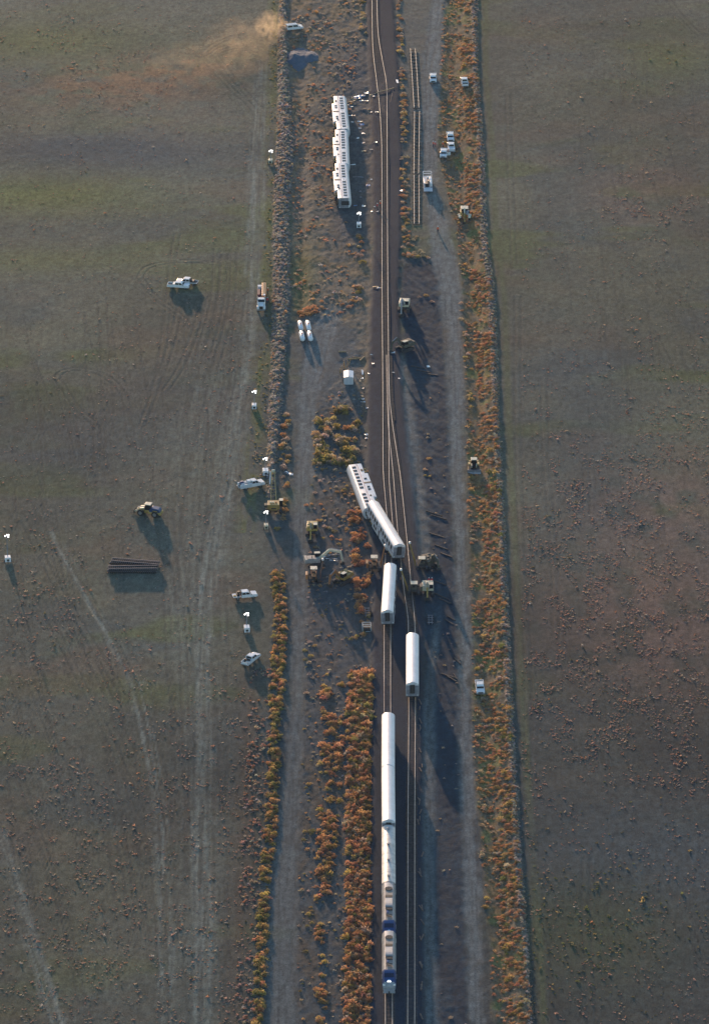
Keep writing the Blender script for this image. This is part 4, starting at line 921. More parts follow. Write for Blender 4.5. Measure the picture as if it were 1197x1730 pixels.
# ------------------------------------------------------------------ light towers
lampm = mat('flood_lamp_lit', (1.0, .98, .94), .3, emit=1.5)
def make_tower(h, box, boxm):
    t = link(None, 'light_tower'); t['category'] = 'light tower'
    MB().box((0, 0, .85), box, .94, .94).build('generator_box', boxm, t, bev=.05); MB().box((0, -box[1]/2-.01, .8), (.6, .02, .5)).build('service_hatch', undg, t)
    MB().bar((0, -box[1]/2, .45), (0, -box[1]/2-1.2, .42), .1).build('drawbar', undg, t)
    for s in (-1, 1): o = link(WH_T[0], 'wheel', t, (s*(box[0]/2+.1), 0, .33)); o.rotation_euler = (0, 0, math.pi/2)
    m = MB(); m.bar((0, box[1]/2-.2, 1.2), (0, box[1]/2-.2, h*.6), .2); m.bar((0, box[1]/2-.2, h*.5), (0, box[1]/2-.2, h), .14); m.build('mast', endg, t)
    MB().bar((-.6, box[1]/2-.2, h), (.6, box[1]/2-.2, h), .07).build('lamp_bar', undg, t)
    for x, z in ((-.42, .0), (.42, .28), (.0, .3), (.35, -.25)):
        f = MB(); f.cyl((x, box[1]/2-.32, h+z), (x, box[1]/2-.12, h+z+.05), .2, .12, 10); f.build('floodlight', lampm, t)
    return t
WH_T = (MB().cyl((0, -.1, 0), (0, .1, 0), .33, n=14).mesh('wheel', tyre, True),)
beige = mat('tower_beige', (.55, .52, .38), .5)
for px, py, hgt, bx, bm, rz, lab in ((417, 1062, 4.3, (1.4, 2.0, 1.2), white, .1, 'white light tower standing between the flatbed truck and the loaded pickup'),
        (429.5, 686, 4.6, (1.2, 1.8, 1.1), white, 0, 'white light tower beside the field track north of the crane, both lamps bright'),
        (13.5, 944, 6.8, (1.5, 1.7, 1.2), white, .15, 'tall light tower alone at the edge of the western field'),
        (449.5, 889, 4.4, (1.0, 1.5, 1.1), beige, .1, 'beige light tower just in front of the crawler crane'),
        (448.5, 797, 4.0, (1.5, 2.2, 1.3), white, .1, 'white light tower behind the service truck'),
        (457, 272, 3.6, (1.2, 1.6, 1.0), beige, -.1, 'small beige light tower at the windrow opposite the toppled coaches'),
        (606, 380, 4.0, (1.3, 1.8, 1.2), white, 0, 'white light tower facing the end of the toppled coaches'),
        (662, 137, 0, (0, 0, 0), white, 0, '')):
    if not hgt: continue
    put(spawn('tower%d%d' % (px, py), lambda: make_tower(hgt, bx, bm), lab, 'light towers around the site'), px, py, .8, rz)

# ------------------------------------------------------------------ tanks, shed, other equipment
def make_tank():
    t = link(None, 'storage_tank'); t['category'] = 'tank'; secs = []
    for x, r in ((-2.6, .05), (-2.55, .35), (-2.4, .55), (-2.1, .66), (2.1, .66), (2.4, .55), (2.55, .35), (2.6, .05)):
        secs.append([(x, r*math.cos(a), 1.0+r*math.sin(a)) for a in np.linspace(0, 2*math.pi, 16, endpoint=False)])
    MB().loft(secs).build('tank_shell', mat('tank_white', (.84, .84, .86), .35, 0, .06, 2), t, smooth=True)
    for x in (-1.5, 1.5): MB().box((x, 0, .25), (.3, 1.0, .55)).build('saddle', undg, t)
    MB().cyl((.1, 0, 1.6), (.1, 0, 1.85), .22, n=10).build('valve_dome', lampr, t); MB().box((1.0, 0, 1.68), (.5, .3, .06)).build('gauge_plate', endg, t)
    return t
for px, py, lab in ((507.3, 550, 'white tank, rear one of the pair next to the rubble windrow'), (520.5, 550, 'white tank, rear one of the pair nearer the shed'), (509.8, 567.5, 'white tank, front one of the pair next to the rubble windrow'), (523.4, 567.5, 'white tank, front one of the pair nearer the shed')):
    put(spawn('tank', make_tank, lab, 'white tanks set out on the yard'), px, py, 1.0, R(-84))

def make_shed():
    t = link(None, 'site_trailer'); t['category'] = 'trailer'
    MB().box((0, 0, 1.2), (2.4, 4.0, 2.1)).build('body', white, t, bev=.03)
    for s in (-1, 1): MB().add([(s*.03, -2.1, 2.5), (s*1.3, -2.1, 2.24), (s*1.3, 2.1, 2.24), (s*.03, 2.1, 2.5), (s*.03, -2.1, 2.44), (s*1.3, -2.1, 2.18), (s*1.3, 2.1, 2.18), (s*.03, 2.1, 2.44)], [(0, 1, 2, 3), (4, 5, 6, 7), (0, 1, 5, 4), (1, 2, 6, 5), (2, 3, 7, 6), (3, 0, 4, 7)]).build('roof_panel', roof_w, t)
    for s in (-1, 1): MB().box((s*.55, -2.02, 1.2), (1.0, .04, 1.8)).build('rear_door', mat('trailer_door_grey', (.5, .51, .55), .45), t)
    MB().bar((0, 2.0, .4), (0, 3.2, .4), .12).build('drawbar', undg, t)
    for s in (-1, 1): o = link(WH_T[0], 'wheel', t, (s*1.15, 0, .33)); o.rotation_euler = (0, 0, math.pi/2)
    return t
put(spawn('shed', make_shed, 'small white gable-roofed site trailer beside stacked timber posts'), 588.5, 638, 1.2, R(0))
gpost = 'pale timber posts by the site trailer'
for k, (px, py, L, lean) in enumerate(((576, 629, 1.9, .1), (580, 623, 2.2, .05), (582.5, 624, 1.9, -.1), (585, 622, 2.1, .2), (574, 631, 1.4, 0), (589, 617, 2.2, .25))):
    g = G(px, py); o = MB().cyl((0, 0, -.1), (math.sin(lean)*L, .1, L), .14, .12, 8).build('timber_post', wood, None)
    o.location = g; tag(o, 'pale timber post standing beside the site trailer', 'post', gpost)
for k, (px, py, h, L) in enumerate(((597, 607, .1, 3.4), (604, 605, -.2, 2.6), (611.5, 607, 1.1, 2.6), (578, 595, 0, 2.0))):
    g = G(px, py); o = MB().cyl((-L/2, 0, .16), (L/2, 0, .18), .22, .18, 8).build('log', wood, None); o.location = g; o.rotation_euler.z = h
    tag(o, 'pale log lying on the dirt behind the site trailer', 'log', 'logs behind the site trailer')

def make_skid():
    t = link(None, 'equipment_skid'); t['category'] = 'equipment skid'
    f = MB()
    for s in (-1, 1):
        for y in (-1.1, 0, 1.1): f.bar((s*1.0, y, 0), (s*1.0, y, 1.5), .1)
        f.bar((s*1.0, -1.15, 1.5), (s*1.0, 1.15, 1.5), .1); f.bar((s*1.0, -1.15, .1), (s*1.0, 1.15, .1), .1)
    for y in (-1.1, 0, 1.1): f.bar((-1.05, y, 1.5), (1.05, y, 1.5), .1); f.bar((-1.05, y, .1), (1.05, y, .1), .1)
    f.build('tube_frame', mat('frame_pale', (.6, .62, .62), .5), t); MB().box((0, 0, .6), (1.7, 2.0, .9)).build('power_unit', undg, t)
    return t
put(spawn('skid', make_skid, 'pale tube-framed power unit beside the track south of the machines'), 619, 1059, .8, R(2))
def make_rollers():
    t = link(None, 'wheelset_rack'); t['category'] = 'wheelset'
    MB().bar((-2.4, -.4, .3), (2.4, -.4, .3), .14).build('skid_rail', endg, t); MB().bar((-2.4, .4, .3), (2.4, .4, .3), .14).build('skid_rail', endg, t)
    for x in (-1.9, -.6, .7, 1.9):
        o = MB().cyl((x, -.75, .5), (x, .75, .5), .1, n=8).build('axle', endg, t)
        for s in (-1, 1): MB().cyl((x, s*.7, .5), (x, s*.82, .5), .46, n=14).build('wheel', undg, o)
    return t
put(spawn('rack', make_rollers, 'row of loose wheelsets lined up behind the tube-framed power unit'), 620, 1034, .4, R(92))
put(spawn('rack', make_rollers, 'row of loose wheelsets in front of the pale yellow excavator'), 726.5, 1046, .4, R(90))
# gravel heap
def make_heap():
    t = link(None, 'gravel_pile'); t['category'] = 'gravel pile'
    n = 44; vs = []; fs = []
    for j in range(n):
        for i in range(n):
            x, y = (i/(n-1)-.5)*13, (j/(n-1)-.5)*20
            a = 1-math.hypot((x+2.2)/4.2, (y+.5)/8.6); b = 1-math.hypot((x-2.6)/3.6, (y+.2)/7.8)
            ap = 1-math.hypot(x/6.2, y/9.6); z = 2.0*max(a, 0); z = max(z, 1.9*max(b, 0), 1.3*max(ap, 0)**.7)
            z += (float(vnoise(np.array(x*1.6), np.array(y*1.2), 5))-.5)*.28*(z > .05)
            vs.append((x, y, z-.15)); 
    for j in range(n-1):
        for i in range(n-1): fs.append((j*n+i, j*n+i+1, (j+1)*n+i+1, (j+1)*n+i))
    MB().add(vs, fs).build('heap', mat('blue_grey_gravel', (.10, .125, .165), .95, 0, .3, 4, .6), t, smooth=True)
    return t
put(spawn('heap', make_heap, 'blue-grey gravel heap with two humps beside the windrow'), 510, 96, .6, 0, .0)

# ------------------------------------------------------------------ people
skin_m = mat('skin', (.42, .26, .18), .6); vest = mat('hi_vis_orange', (.80, .14, .05), .6); hivis2 = mat('hi_vis_red', (.62, .06, .07), .6); jean = mat('work_trousers', (.05, .06, .09), .8); helm = mat('hard_hat_white', (.85, .85, .85), .35)
def skinned(name, verts, edges, radii, m, sub=1):
    me = bpy.data.meshes.new(name); me.from_pydata(verts, edges, [])
    o = bpy.data.objects.new(name, me); COL.objects.link(o)
    md = o.modifiers.new('s', 'SKIN'); o.modifiers.new('u', 'SUBSURF').levels = sub; o.modifiers['u'].render_levels = sub
    for v, r in zip(me.skin_vertices[0].data, radii): v.radius = (r, r)
    me.skin_vertices[0].data[0].use_root = True
    dg = bpy.context.evaluated_depsgraph_get(); dg.update()
    m2 = bpy.data.meshes.new_from_object(o.evaluated_get(dg)); bpy.data.objects.remove(o)
    m2.name = name; m2.materials.clear(); m2.materials.append(m)
    for p in m2.polygons: p.use_smooth = True
    return m2
def person_mesh(stride, armf):
    V = [(0, 0, .95), (0, 0, 1.15), (0, 0, 1.38), (0, 0, 1.50), (.01, 0, 1.60), (.02, 0, 1.72)]; E_ = [(0, 1), (1, 2), (2, 3), (3, 4), (4, 5)]; Rr = [.14, .14, .15, .06, .09, .085]
    for s in (-1, 1):
        i = len(V); f = stride*s
        V += [(0, s*.1, .88), (.05+f*.5, s*.11, .5), (f, s*.11, .09), (f+.13, s*.12, .04)]; E_ += [(0, i), (i, i+1), (i+1, i+2), (i+2, i+3)]; Rr += [.10, .07, .05, .045]
        j = len(V); a = armf*s
        V += [(0, s*.19, 1.40), (-.02+a*.3, s*.25, 1.13), (.08+a, s*.25, .90), (.10+a, s*.25, .82)]; E_ += [(2, j), (j, j+1), (j+1, j+2), (j+2, j+3)]; Rr += [.065, .05, .038, .035]
        w = j+3
        for q, (dx, dz, L) in enumerate(((-.03, -.0, .085), (-.01, 0, .095), (.012, 0, .09), (.03, 0, .07))):
            k = len(V); V += [(.10+a+dx, s*.255, .82-.045), (.105+a+dx+.01, s*.25, .82-.045-L)]; E_ += [(w, k), (k, k+1)]; Rr += [.009, .008]
        k = len(V); V += [(.10+a+.045, s*.235, .80), (.10+a+.06, s*.23, .76)]; E_ += [(w, k), (k, k+1)]; Rr += [.010, .009]
    return skinned('body', V, E_, Rr, skin_m)
PM = {}
def make_person(k, vm):
    t = link(None, 'person'); t['category'] = 'person'
    st, af = ((.0, .06), (.22, .22), (.1, -.15))[k % 3]
    if k % 3 not in PM: PM[k % 3] = person_mesh(st, af)
    link(PM[k % 3], 'body', t)
    def shell(secs, nm, m): MB().loft([[(cx+rx*math.cos(a), cy+ry*math.sin(a), z) for a in np.linspace(0, 2*math.pi, 12, endpoint=False)] for z, cx, cy, rx, ry in secs]).build(nm, m, t, smooth=True)
    shell([(.86, .0, 0, .17, .2), (1.05, 0, 0, .165, .19), (1.3, 0, 0, .18, .23), (1.45, 0, 0, .13, .19), (1.5, 0, 0, .08, .09)], 'vest', vm)
    for s in (-1, 1): f = st*s; shell([(.05, f, s*.11, .08, .08), (.48, .05+f*.5, s*.11, .09, .09), (.92, 0, s*.1, .12, .11)], 'trouser_leg', jean)
    for s in (-1, 1): a = af*s; shell([(1.42, 0, s*.19, .08, .075), (1.13, -.02+a*.3, s*.25, .065, .065), (.92, .07+a, s*.25, .05, .05)][::-1], 'sleeve', vm)
    shell([(1.70, .01, 0, .125, .12), (1.74, .01, 0, .12, .115), (1.82, .01, 0, .09, .085), (1.86, .01, 0, .03, .03)], 'hard_hat', helm); MB().box((.12, 0, 1.71), (.08, .16, .02)).build('hat_brim', helm, t)
    for s in (-1, 1): MB().box((.1, s*.035, 1.645), (.02, .025, .015)).build('eye', blk, t)
    MB().box((.12, 0, 1.615), (.035, .03, .05), .4, .5).build('nose', skin_m, t)
    MB().box((.105, 0, 1.575), (.02, .05, .012)).build('mouth', lampr, t)
    return t
for k, (px, py, h, vm, lab) in enumerate(((731.5, 243, 40, vest, 'person in orange vest and white hat talking to another near the track panel'), (735, 244, 200, hivis2, 'person in red vest facing an orange-vested one near the track panel'), (747.5, 244, 10, vest, 'person in orange vest standing beside the pickup with open door'),
        (739, 387, -90, vest, 'person in orange vest walking alone along the eastern dirt road'), (724, 981, 90, hivis2, 'person in red vest on the track side, right behind the pale yellow excavator'), (729, 981, 120, hivis2, 'person in red vest on the road side, right behind the pale yellow excavator'),
        (452.5, 491, 180, vest, 'person in orange vest beside the rear of the orange-loaded truck'), (451.5, 507, -90, hivis2, 'person in red vest beside the cab of the orange-loaded truck'), (637, 348, 0, hivis2, 'person in red standing beside the main track near the toppled coaches'), (642, 344, 180, vest, 'person in orange right at the rail near the toppled coaches'))):
    t = make_person(k, vm); tag(t, lab, 'person'); put(t, px, py, .9, R(h))

# ------------------------------------------------------------------ wreckage and loose track material
scr = {'white': white, 'blue': mat('scrap_blue', (.10, .22, .42), .5, 0, .2, 3), 'tan': mat('scrap_tan', (.50, .36, .20), .7, 0, .2, 3), 'grey': endg, 'steel': mat('scrap_steel', (.55, .58, .62), .4, .4, .2, 3)}
def where(px, py):
    if 540 < px < 600 and py > 900: return 'among the machines below the rust clump'
    if px < 500: return 'on the ground beside the crawler crane'
    if py < 180 and px < 640: return 'in the litter between the far toppled coach and the bowed rails'
    if px > 640: return 'on the ballast east of the main track'
    if py < 235: return 'in the dirt patch beside the far toppled coach'
    if py < 300: return 'beside the middle toppled coach'
    if py < 400: return 'near the light tower at the end of the toppled coaches'
    if py < 550: return 'on the ballast beyond the excavators'
    return 'along the ballast edge by the site trailer'
def scrap(px, py, col, L, W_, h, lab=None, z=.08):
    b = MB(); n = 5; top = []
    for j in range(2):
        for i in range(n): top.append((-L/2+L*i/(n-1)+random.uniform(-.05, .05)*L, (j-.5)*W_*(1+random.uniform(-.3, .3)), z+random.uniform(0, .22)))
    v = top+[(x, y, zz-.05) for x, y, zz in top]; f = []
    for i in range(n-1): f += [(i, i+1, n+i+1, n+i), (2*n+i, 3*n+i, 3*n+i+1, 2*n+i+1), (i, 2*n+i, 2*n+i+1, i+1), (n+i, n+i+1, 3*n+i+1, 3*n+i)]
    f += [(0, n, 3*n, 2*n), (n-1, 3*n-1, 4*n-1, 2*n-1)]
    o = b.add(v, f).build('scrap_piece', scr[col], None); o.location = G(px, py); o.rotation_euler.z = h
    what = {'white': 'bent white panel', 'blue': 'crumpled blue sheet', 'tan': 'tan broken strip', 'grey': 'grey torn panel', 'steel': 'bright torn metal piece'}[col]
    return tag(o, lab or what+' '+where(px, py), 'wreckage', col+' wreckage pieces')
for px, py, c, L, w, h in ((586, 173, 'tan', 3.6, .35, .1), (593, 172, 'tan', 3.2, .3, .5), (600, 168, 'tan', 2.2, .5, .6), (604, 166, 'blue', 2.2, 1.2, 0), (608, 163, 'steel', 2.4, 1.0, .3), (612, 162, 'blue', 1.8, .8, -.2), (620, 158, 'steel', 1.7, 1.2, .2), (618, 171, 'steel', 1.5, .5, 0), (610, 171, 'steel', 1.2, .5, .1),
        (594, 166, 'tan', 1.1, .5, 1), (594, 181, 'white', .9, .7, .3), (626, 161, 'tan', .9, .6, 0), (631, 163, 'white', .8, .5, .4), (599, 164, 'steel', .8, .4, 0), (620, 185, 'tan', 2.6, .2, -.3), (623, 190, 'tan', 2.2, .2, -1.1), (589, 178, 'white', .6, .4, 0), (603, 177, 'tan', 4.0, .12, .05),
        (608, 206, 'white', 1.5, .6, .1), (611, 211, 'blue', 1.4, 1.1, .4), (608, 217, 'white', .9, .5, 0), (613, 226, 'white', 1.0, .6, .1), (604, 234, 'white', .8, .6, 0), (613, 242, 'grey', .9, .6, .3), (627, 253, 'white', .8, .5, 0), (614, 256, 'tan', 1.4, .7, .2), (634, 241, 'white', .9, .5, .1), (636, 190, 'white', 1.0, .4, .1), (595, 207, 'steel', .8, .5, 0), (598, 196, 'grey', .7, .5, 0),
        (591, 196, 'white', 1.3, .35, .1), (596, 279, 'white', 1.5, .35, .3), (627, 190, 'white', .7, .5, .6), (622, 314, 'blue', 1.2, 1.0, 0), (627, 304, 'white', .6, .4, 0), (608, 324, 'grey', .6, .5, 0), (609, 334, 'grey', .7, .4, 0), (614, 349, 'steel', 1.0, 1.2, 0), (628, 358, 'white', .7, .5, 0), (637, 358, 'white', .6, .5, 0), (632, 350, 'white', .5, .4, 0), (600, 348, 'blue', 1.0, .4, .3), (605, 300, 'grey', 3.2, .12, 0),
        (670.5, 138, 'white', .6, 2.6, .1), (677, 323, 'white', .9, .8, 0), (634, 485, 'tan', 1.6, .5, .1), (639, 487, 'white', 1.2, .3, .2),
        (612, 630, 'steel', .5, 3.4, 0), (612, 640, 'steel', .6, .6, 0), (608, 644, 'tan', .5, 1.3, 0), (613, 657, 'grey', .7, .5, 0), (612, 670, 'tan', .5, .8, .4), (613, 675, 'white', .7, .5, 0), (613, 680, 'white', 1.3, .3, 0), (627, 600, 'white', .6, .4, 0), (630, 615, 'white', .7, .5, 0), (623, 632, 'white', .5, .4, 0), (619, 735, 'steel', .9, 1.0, .5), (618, 741, 'steel', .7, .5, 0), (620, 690, 'white', .6, .4, 0),
        (663.5, 596, 'white', 1.0, .8, 0), (723, 620, 'white', .8, 1.0, .3), (488, 800, 'steel', 2.6, .5, -.8), (492, 802, 'white', 1.0, .7, 0), (485, 801, 'grey', 2.2, .3, -.7), (664, 630, 'white', .6, .4, 0), (674, 640, 'white', .5, .5, 0),
        (560, 938, 'white', 3.6, .3, 0), (550, 941, 'white', 2.4, .4, .4), (560, 945, 'steel', 2.8, .25, -.15), (563, 948, 'steel', 2.0, .2, -.2), (592, 957, 'tan', 2.2, .25, .5), (452.5, 804, 'white', .9, 1.1, .2)):
    scrap(px, py, c, L, w, h)
# long bent pole across the main track, with its lamp end
def polyline_thing(name, px, r, m, lab, cat, zs):
    pts = [Vector((*P0(a, b, z), z)) for (a, b), z in zip(px, zs)]
    c = pts[0].copy(); b = MB()
    for p, q in zip(pts[:-1], pts[1:]): b.cyl(p-c, q-c, r, n=6)
    o = b.build(name, m, None); o.location = c; return tag(o, lab, cat)
polyline_thing('bent_pole', [(629, 160), (640, 155), (655, 151), (665, 148)], .09, scr['tan'], 'long bent tan pole lying across the bowed main rails', 'pole', (.5, .9, .95, .8))
polyline_thing('cable', [(665, 148), (662, 158), (659, 172)], .03, scr['tan'], 'thin cable trailing from the end of the bent pole', 'cable', (.8, .7, .68))
# old ties and rail ends left beside the diverging track
old_tie = mat('old_rusty_tie', (.17, .125, .10), .9, 0, .4, 2)
def tie_obj(px, py, L, h, m=old_tie, w=.24, lab='old dark tie dropped beside the diverging track', grp='old ties beside the diverging track', name='old_tie'):
    o = MB().box((0, 0, .1), (L, w, .22), rz=0).build(name, m, None); g = G(px, py); o.location = (g.x, g.y, g.z-.01); o.rotation_euler = (random.uniform(-.1, .1), random.uniform(-.03, .03), h); return tag(o, lab, 'railway tie', grp)
for (x, y, n) in ((709, 1186, 1), (708.5, 1197, 1), (709.5, 1218, 1), (708, 1230, 2), (709, 1268, 1), (710, 1297, 2), (709, 1355, 3), (709.8, 1372, 1), (708, 1387, 2), (713, 1444, 1), (710, 1474, 2), (710.5, 1534, 2), (713, 1558, 1), (711, 1587, 2), (711, 1630, 3), (713, 1665, 4), (711.5, 1718, 1)):
    for k in range(n): tie_obj(x+random.uniform(-2.5, 2.5)*(n > 1), y+random.uniform(-4, 4)*(n > 1), random.uniform(1.6, 2.6), math.pi/2+random.uniform(-.25, .35))
for (x, y, h, L) in ((758, 1051, -1.25, 3.4), (762, 1045, -1.2, 3.0), (772, 1117, -1.4, 3.6), (775, 1112, -1.7, 2.6), (757, 1142, -.9, 4.0), (762, 1147, -1.2, 3.6), (768, 1143, -1.6, 3.0), (733, 868, -.95, 5), (740, 874, -.9, 5), (738, 905, -.9, 4.6), (745, 925, -1.0, 4.2), (753, 938, -1.0, 3.6), (745, 1008, -1.1, 5.2), (752, 1016, -1.1, 4.4), (742, 985, -1.0, 4.0), (735, 960, -1.0, 3.4), (706, 621, -.75, 4.2), (716, 628, -.7, 4.4), (728, 633, -.65, 3.6)):
    tie_obj(x, y, L, h+.3, undg, .3, 'dark broken timber strewn on the bare ground inside the eastern road', 'broken timbers by the eastern road', 'broken_timber')

# ------------------------------------------------------------------ vegetation
def foliage_mat():
    m = bpy.data.materials.new('dry_foliage'); m.use_nodes = True; N, L = m.node_tree.nodes, m.node_tree.links; N.clear()
    at = N.new('ShaderNodeAttribute'); at.attribute_name = 'tint'
    d = N.new('ShaderNodeBsdfDiffuse'); tr = N.new('ShaderNodeBsdfTranslucent'); mx = N.new('ShaderNodeMixShader'); mx.inputs[0].default_value = .5; o = N.new('ShaderNodeOutputMaterial')
    L.new(at.outputs['Color'], d.inputs[0]); L.new(at.outputs['Color'], tr.inputs[0]); L.new(d.outputs[0], mx.inputs[1]); L.new(tr.outputs[0], mx.inputs[2]); L.new(mx.outputs[0], o.inputs[0])
    return m
M_FOL = foliage_mat()
def tri_mesh(name, V, Ct, parent=None):                    # V (n,3,3) triangles, Ct (n,3) colours
    n = len(V); me = bpy.data.meshes.new(name)
    me.vertices.add(n*3); me.vertices.foreach_set('co', V.astype(np.float32).ravel())
    me.loops.add(n*3); me.loops.foreach_set('vertex_index', np.arange(n*3, dtype=np.int32))
    me.polygons.add(n); me.polygons.foreach_set('loop_start', np.arange(0, n*3, 3, dtype=np.int32)); me.update(calc_edges=True)
    a = me.attributes.new('tint', 'FLOAT_COLOR', 'POINT'); cc = np.repeat(Ct, 3, axis=0); a.data.foreach_set('color', np.concatenate([cc, np.ones((n*3, 1))], 1).astype(np.float32).ravel())
    me.materials.append(M_FOL); return me
def bush_tris(n, rng, leaf=.2):                            # unit bush: radius 1, height 1
    k = n; th = rng.uniform(0, 2*math.pi, k); ph = np.arccos(rng.uniform(.02, 1, k)); rr = rng.uniform(.35, 1.0, k)**.6
    lump = 1+.25*np.sin(th*3+rng.uniform(0, 6))+.15*np.sin(th*5+rng.uniform(0, 6))
    c = np.stack([np.cos(th)*np.sin(ph)*rr*lump, np.sin(th)*np.sin(ph)*rr*lump, np.cos(ph)*rr*(.9+.2*np.sin(th*2+1))], 1)
    d1 = rng.normal(size=(k, 3)); d1[:, 2] = np.abs(d1[:, 2])*.9+.25; d1 /= np.linalg.norm(d1, axis=1)[:, None]
    d2 = np.cross(d1, rng.normal(size=(k, 3))); d2 /= np.linalg.norm(d2, axis=1)[:, None]+1e-9
    L = leaf*rng.uniform(.7, 1.7, (k, 1))
    V = np.stack([c-d2*L*.45, c+d2*L*.45, c+d1*L*1.5], 1); V[:, :, 2] = np.maximum(V[:, :, 2], -.02); return V
PAL = {'rust': (.48, .245, .14), 'orange': (.54, .31, .155), 'gold': (.45, .33, .13), 'olive': (.27, .235, .095), 'tan': (.46, .37, .27), 'grey': (.40, .37, .34), 'red': (.42, .265, .215), 'green': (.17, .19, .06), 'dkolive': (.15, .14, .075)}
protos = [bush_tris(n, RNG, lf) for n, lf in ((150, .17), (165, .16), (140, .19), (170, .15), (130, .2))]
small = [bush_tris(n, RNG, lf) for n, lf in ((26, .45), (22, .5), (30, .4), (18, .55))]
tiny = [bush_tris(n, RNG, lf) for n, lf in ((9, .75), (11, .7), (7, .85), (12, .65))]
BUSHES = []                                                # (x, y, radius, height, palette colour, set name, kind)
def rows(strip, dens, rad, hgt, pals, setname, kind='b', clump=None, rng=RNG, thr=.45):
    n = int(abs(strip.area())*dens)
    p = strip.sample(max(n, 1), rng)
    if clump:
        keep = fbm(p[:, 0]/clump, p[:, 1]/(clump*1.6), 301+len(setname), 2) > thr; p = p[keep]
    names = list(pals); w = np.array([pals[k] for k in names], float); w /= w.sum()
    ch = rng.choice(len(names), len(p), p=w)
    for (x, y), c in zip(p, ch):
        r = rng.uniform(*rad)*(1 if rng.random() > .12 else 1.35)
        col = np.array(PAL[names[c]])*rng.uniform(.75, 1.3)*np.array((1, rng.uniform(.9, 1.1), rng.uniform(.85, 1.15)))
        BUSHES.append((x, y, r, r*rng.uniform(*hgt), col, setname, kind))
S = Strip
rows(S([(690,474,488),(780,472,488),(850,469,484),(905,466,476)]), .35, (.5, 1.0), (.8, 1.2), {'gold': 2, 'orange': 3, 'tan': 2}, 'west row', clump=3, thr=.4)
rows(S([(960,462,480),(1060,463,482),(1150,458,479),(1230,456,473),(1300,453,471),(1400,449,466),(1500,440,454),(1600,435,450),(1760,427,440)]), 1.2, (.35, .9), (.8, 1.25), {'gold': 4, 'orange': 3, 'olive': 3, 'rust': 1}, 'west row')
rows(S([(1070,512,536),(1200,512,534),(1400,512,528),(1600,508,530),(1760,508,530)]), .10, (.3, .7), (.7, 1.0), {'gold': 3, 'olive': 4, 'tan': 2}, 'middle scatter', clump=4, thr=.4)
rows(S([(1140,538,582),(1200,545,582),(1300,540,577),(1400,536,572),(1500,534,556),(1600,531,547),(1760,538,552)]), 1.0, (.3, .85), (.8, 1.2), {'orange': 4, 'gold': 3, 'rust': 3}, 'second row', clump=4, thr=.36)
rows(S([(1135,589,630),(1200,586,627),(1300,586,624),(1400,586,624),(1500,586,625),(1600,583,625),(1760,581,624)]), 1.7, (.35, .9), (.9, 1.4), {'rust': 5, 'orange': 6, 'gold': 2, 'tan': 2, 'olive': 1.2}, 'thick row')
rows(S([(1140,608,630),(1300,606,624),(1430,612,626)]), .35, (.5, .9), (.9, 1.3), {'olive': 5, 'gold': 2}, 'thick row')
rows(S([(690,560,608),(705,530,606),(745,530,604),(790,530,598)]), .5, (.6, 1.15), (.9, 1.3), {'tan': 3, 'gold': 3, 'olive': 3, 'orange': 1}, 'square thicket', clump=3.2, thr=.42)
rows(S([(790,520,592),(850,516,590),(900,518,590),(1000,520,560)]), .10, (.3, .65), (.7, 1.0), {'orange': 3, 'tan': 3, 'gold': 2, 'olive': 1}, 'scatter by the wreck', clump=3, thr=.4)
rows(S([(865,588,604),(890,592,614),(930,594,626),(965,598,628),(1000,600,618),(1040,602,614)]), .9, (.5, 1.0), (.9, 1.2), {'rust': 5, 'orange': 5}, 'rust clump', clump=3, thr=.38)
rows(S([(1030,600,628),(1090,590,622)]), .12, (.4, .8), (.8, 1.1), {'gold': 3, 'olive': 3, 'rust': 1}, 'scatter by the wreck')
rows(S([(-60,766,800),(120,780,806),(250,787,811),(350,785,811),(450,788,821),(520,800,834),(600,803,834),(700,812,840),(800,815,844),(900,815,847),(1000,818,850),(1150,818,857),(1300,820,865),(1450,832,876),(1600,846,887),(1760,858,893)]), 1.1, (.22, .7), (.5, .9), {'orange': 5, 'rust': 3, 'gold': 2, 'tan': 2}, 'east ditch', clump=3.5, thr=.42)
rows(S([(680,818,838),(760,820,842),(1330,850,868),(1450,838,872),(1600,850,880),(1760,858,888)]), .12, (.4, .9), (.7, 1.0), {'gold': 4, 'green': 3}, 'east ditch', clump=5, thr=.5)
rows(S([(510,774,784),(600,784,796),(700,790,798),(760,788,798),(860,792,802),(950,796,808),(1080,803,822),(1140,803,820),(1250,803,812),(1400,810,820),(1600,820,828)]), .30, (.35, .75), (.8, 1.1), {'tan': 3, 'gold': 3, 'orange': 2}, 'east road edge', clump=4, thr=.4)
rows(S([(-60,668,676),(60,671,679),(120,674,682),(200,677,687),(300,677,689),(400,679,692),(445,680,705)]), .55, (.4, .8), (.8, 1.1), {'orange': 4, 'tan': 4, 'gold': 2}, 'line edge', clump=3, thr=.38)
rows(S([(400,690,712),(440,690,724)]), .3, (.4, .8), (.8, 1.1), {'tan': 4, 'gold': 2}, 'line edge', clump=3)
rows(S([(480,690,740),(520,694,738)]), .12, (.6, 1.1), (.7, .9), {'tan': 3, 'gold': 3}, 'line edge', clump=3)
rows(S([(-60,606,614),(40,608,617),(75,611,620)]), .5, (.4, .8), (.8, 1.1), {'tan': 4, 'gold': 3}, 'line edge')
rows(S([(395,602,612),(450,604,614),(500,600,612),(520,585,608)]), .4, (.5, .9), (.7, 1.0), {'tan': 4, 'orange': 3, 'olive': 2}, 'line edge', clump=3)
rows(S([(518,505,540),(532,505,535)]), .5, (.6, 1.2), (.5, .8), {'orange': 5, 'rust': 2}, 'line edge')
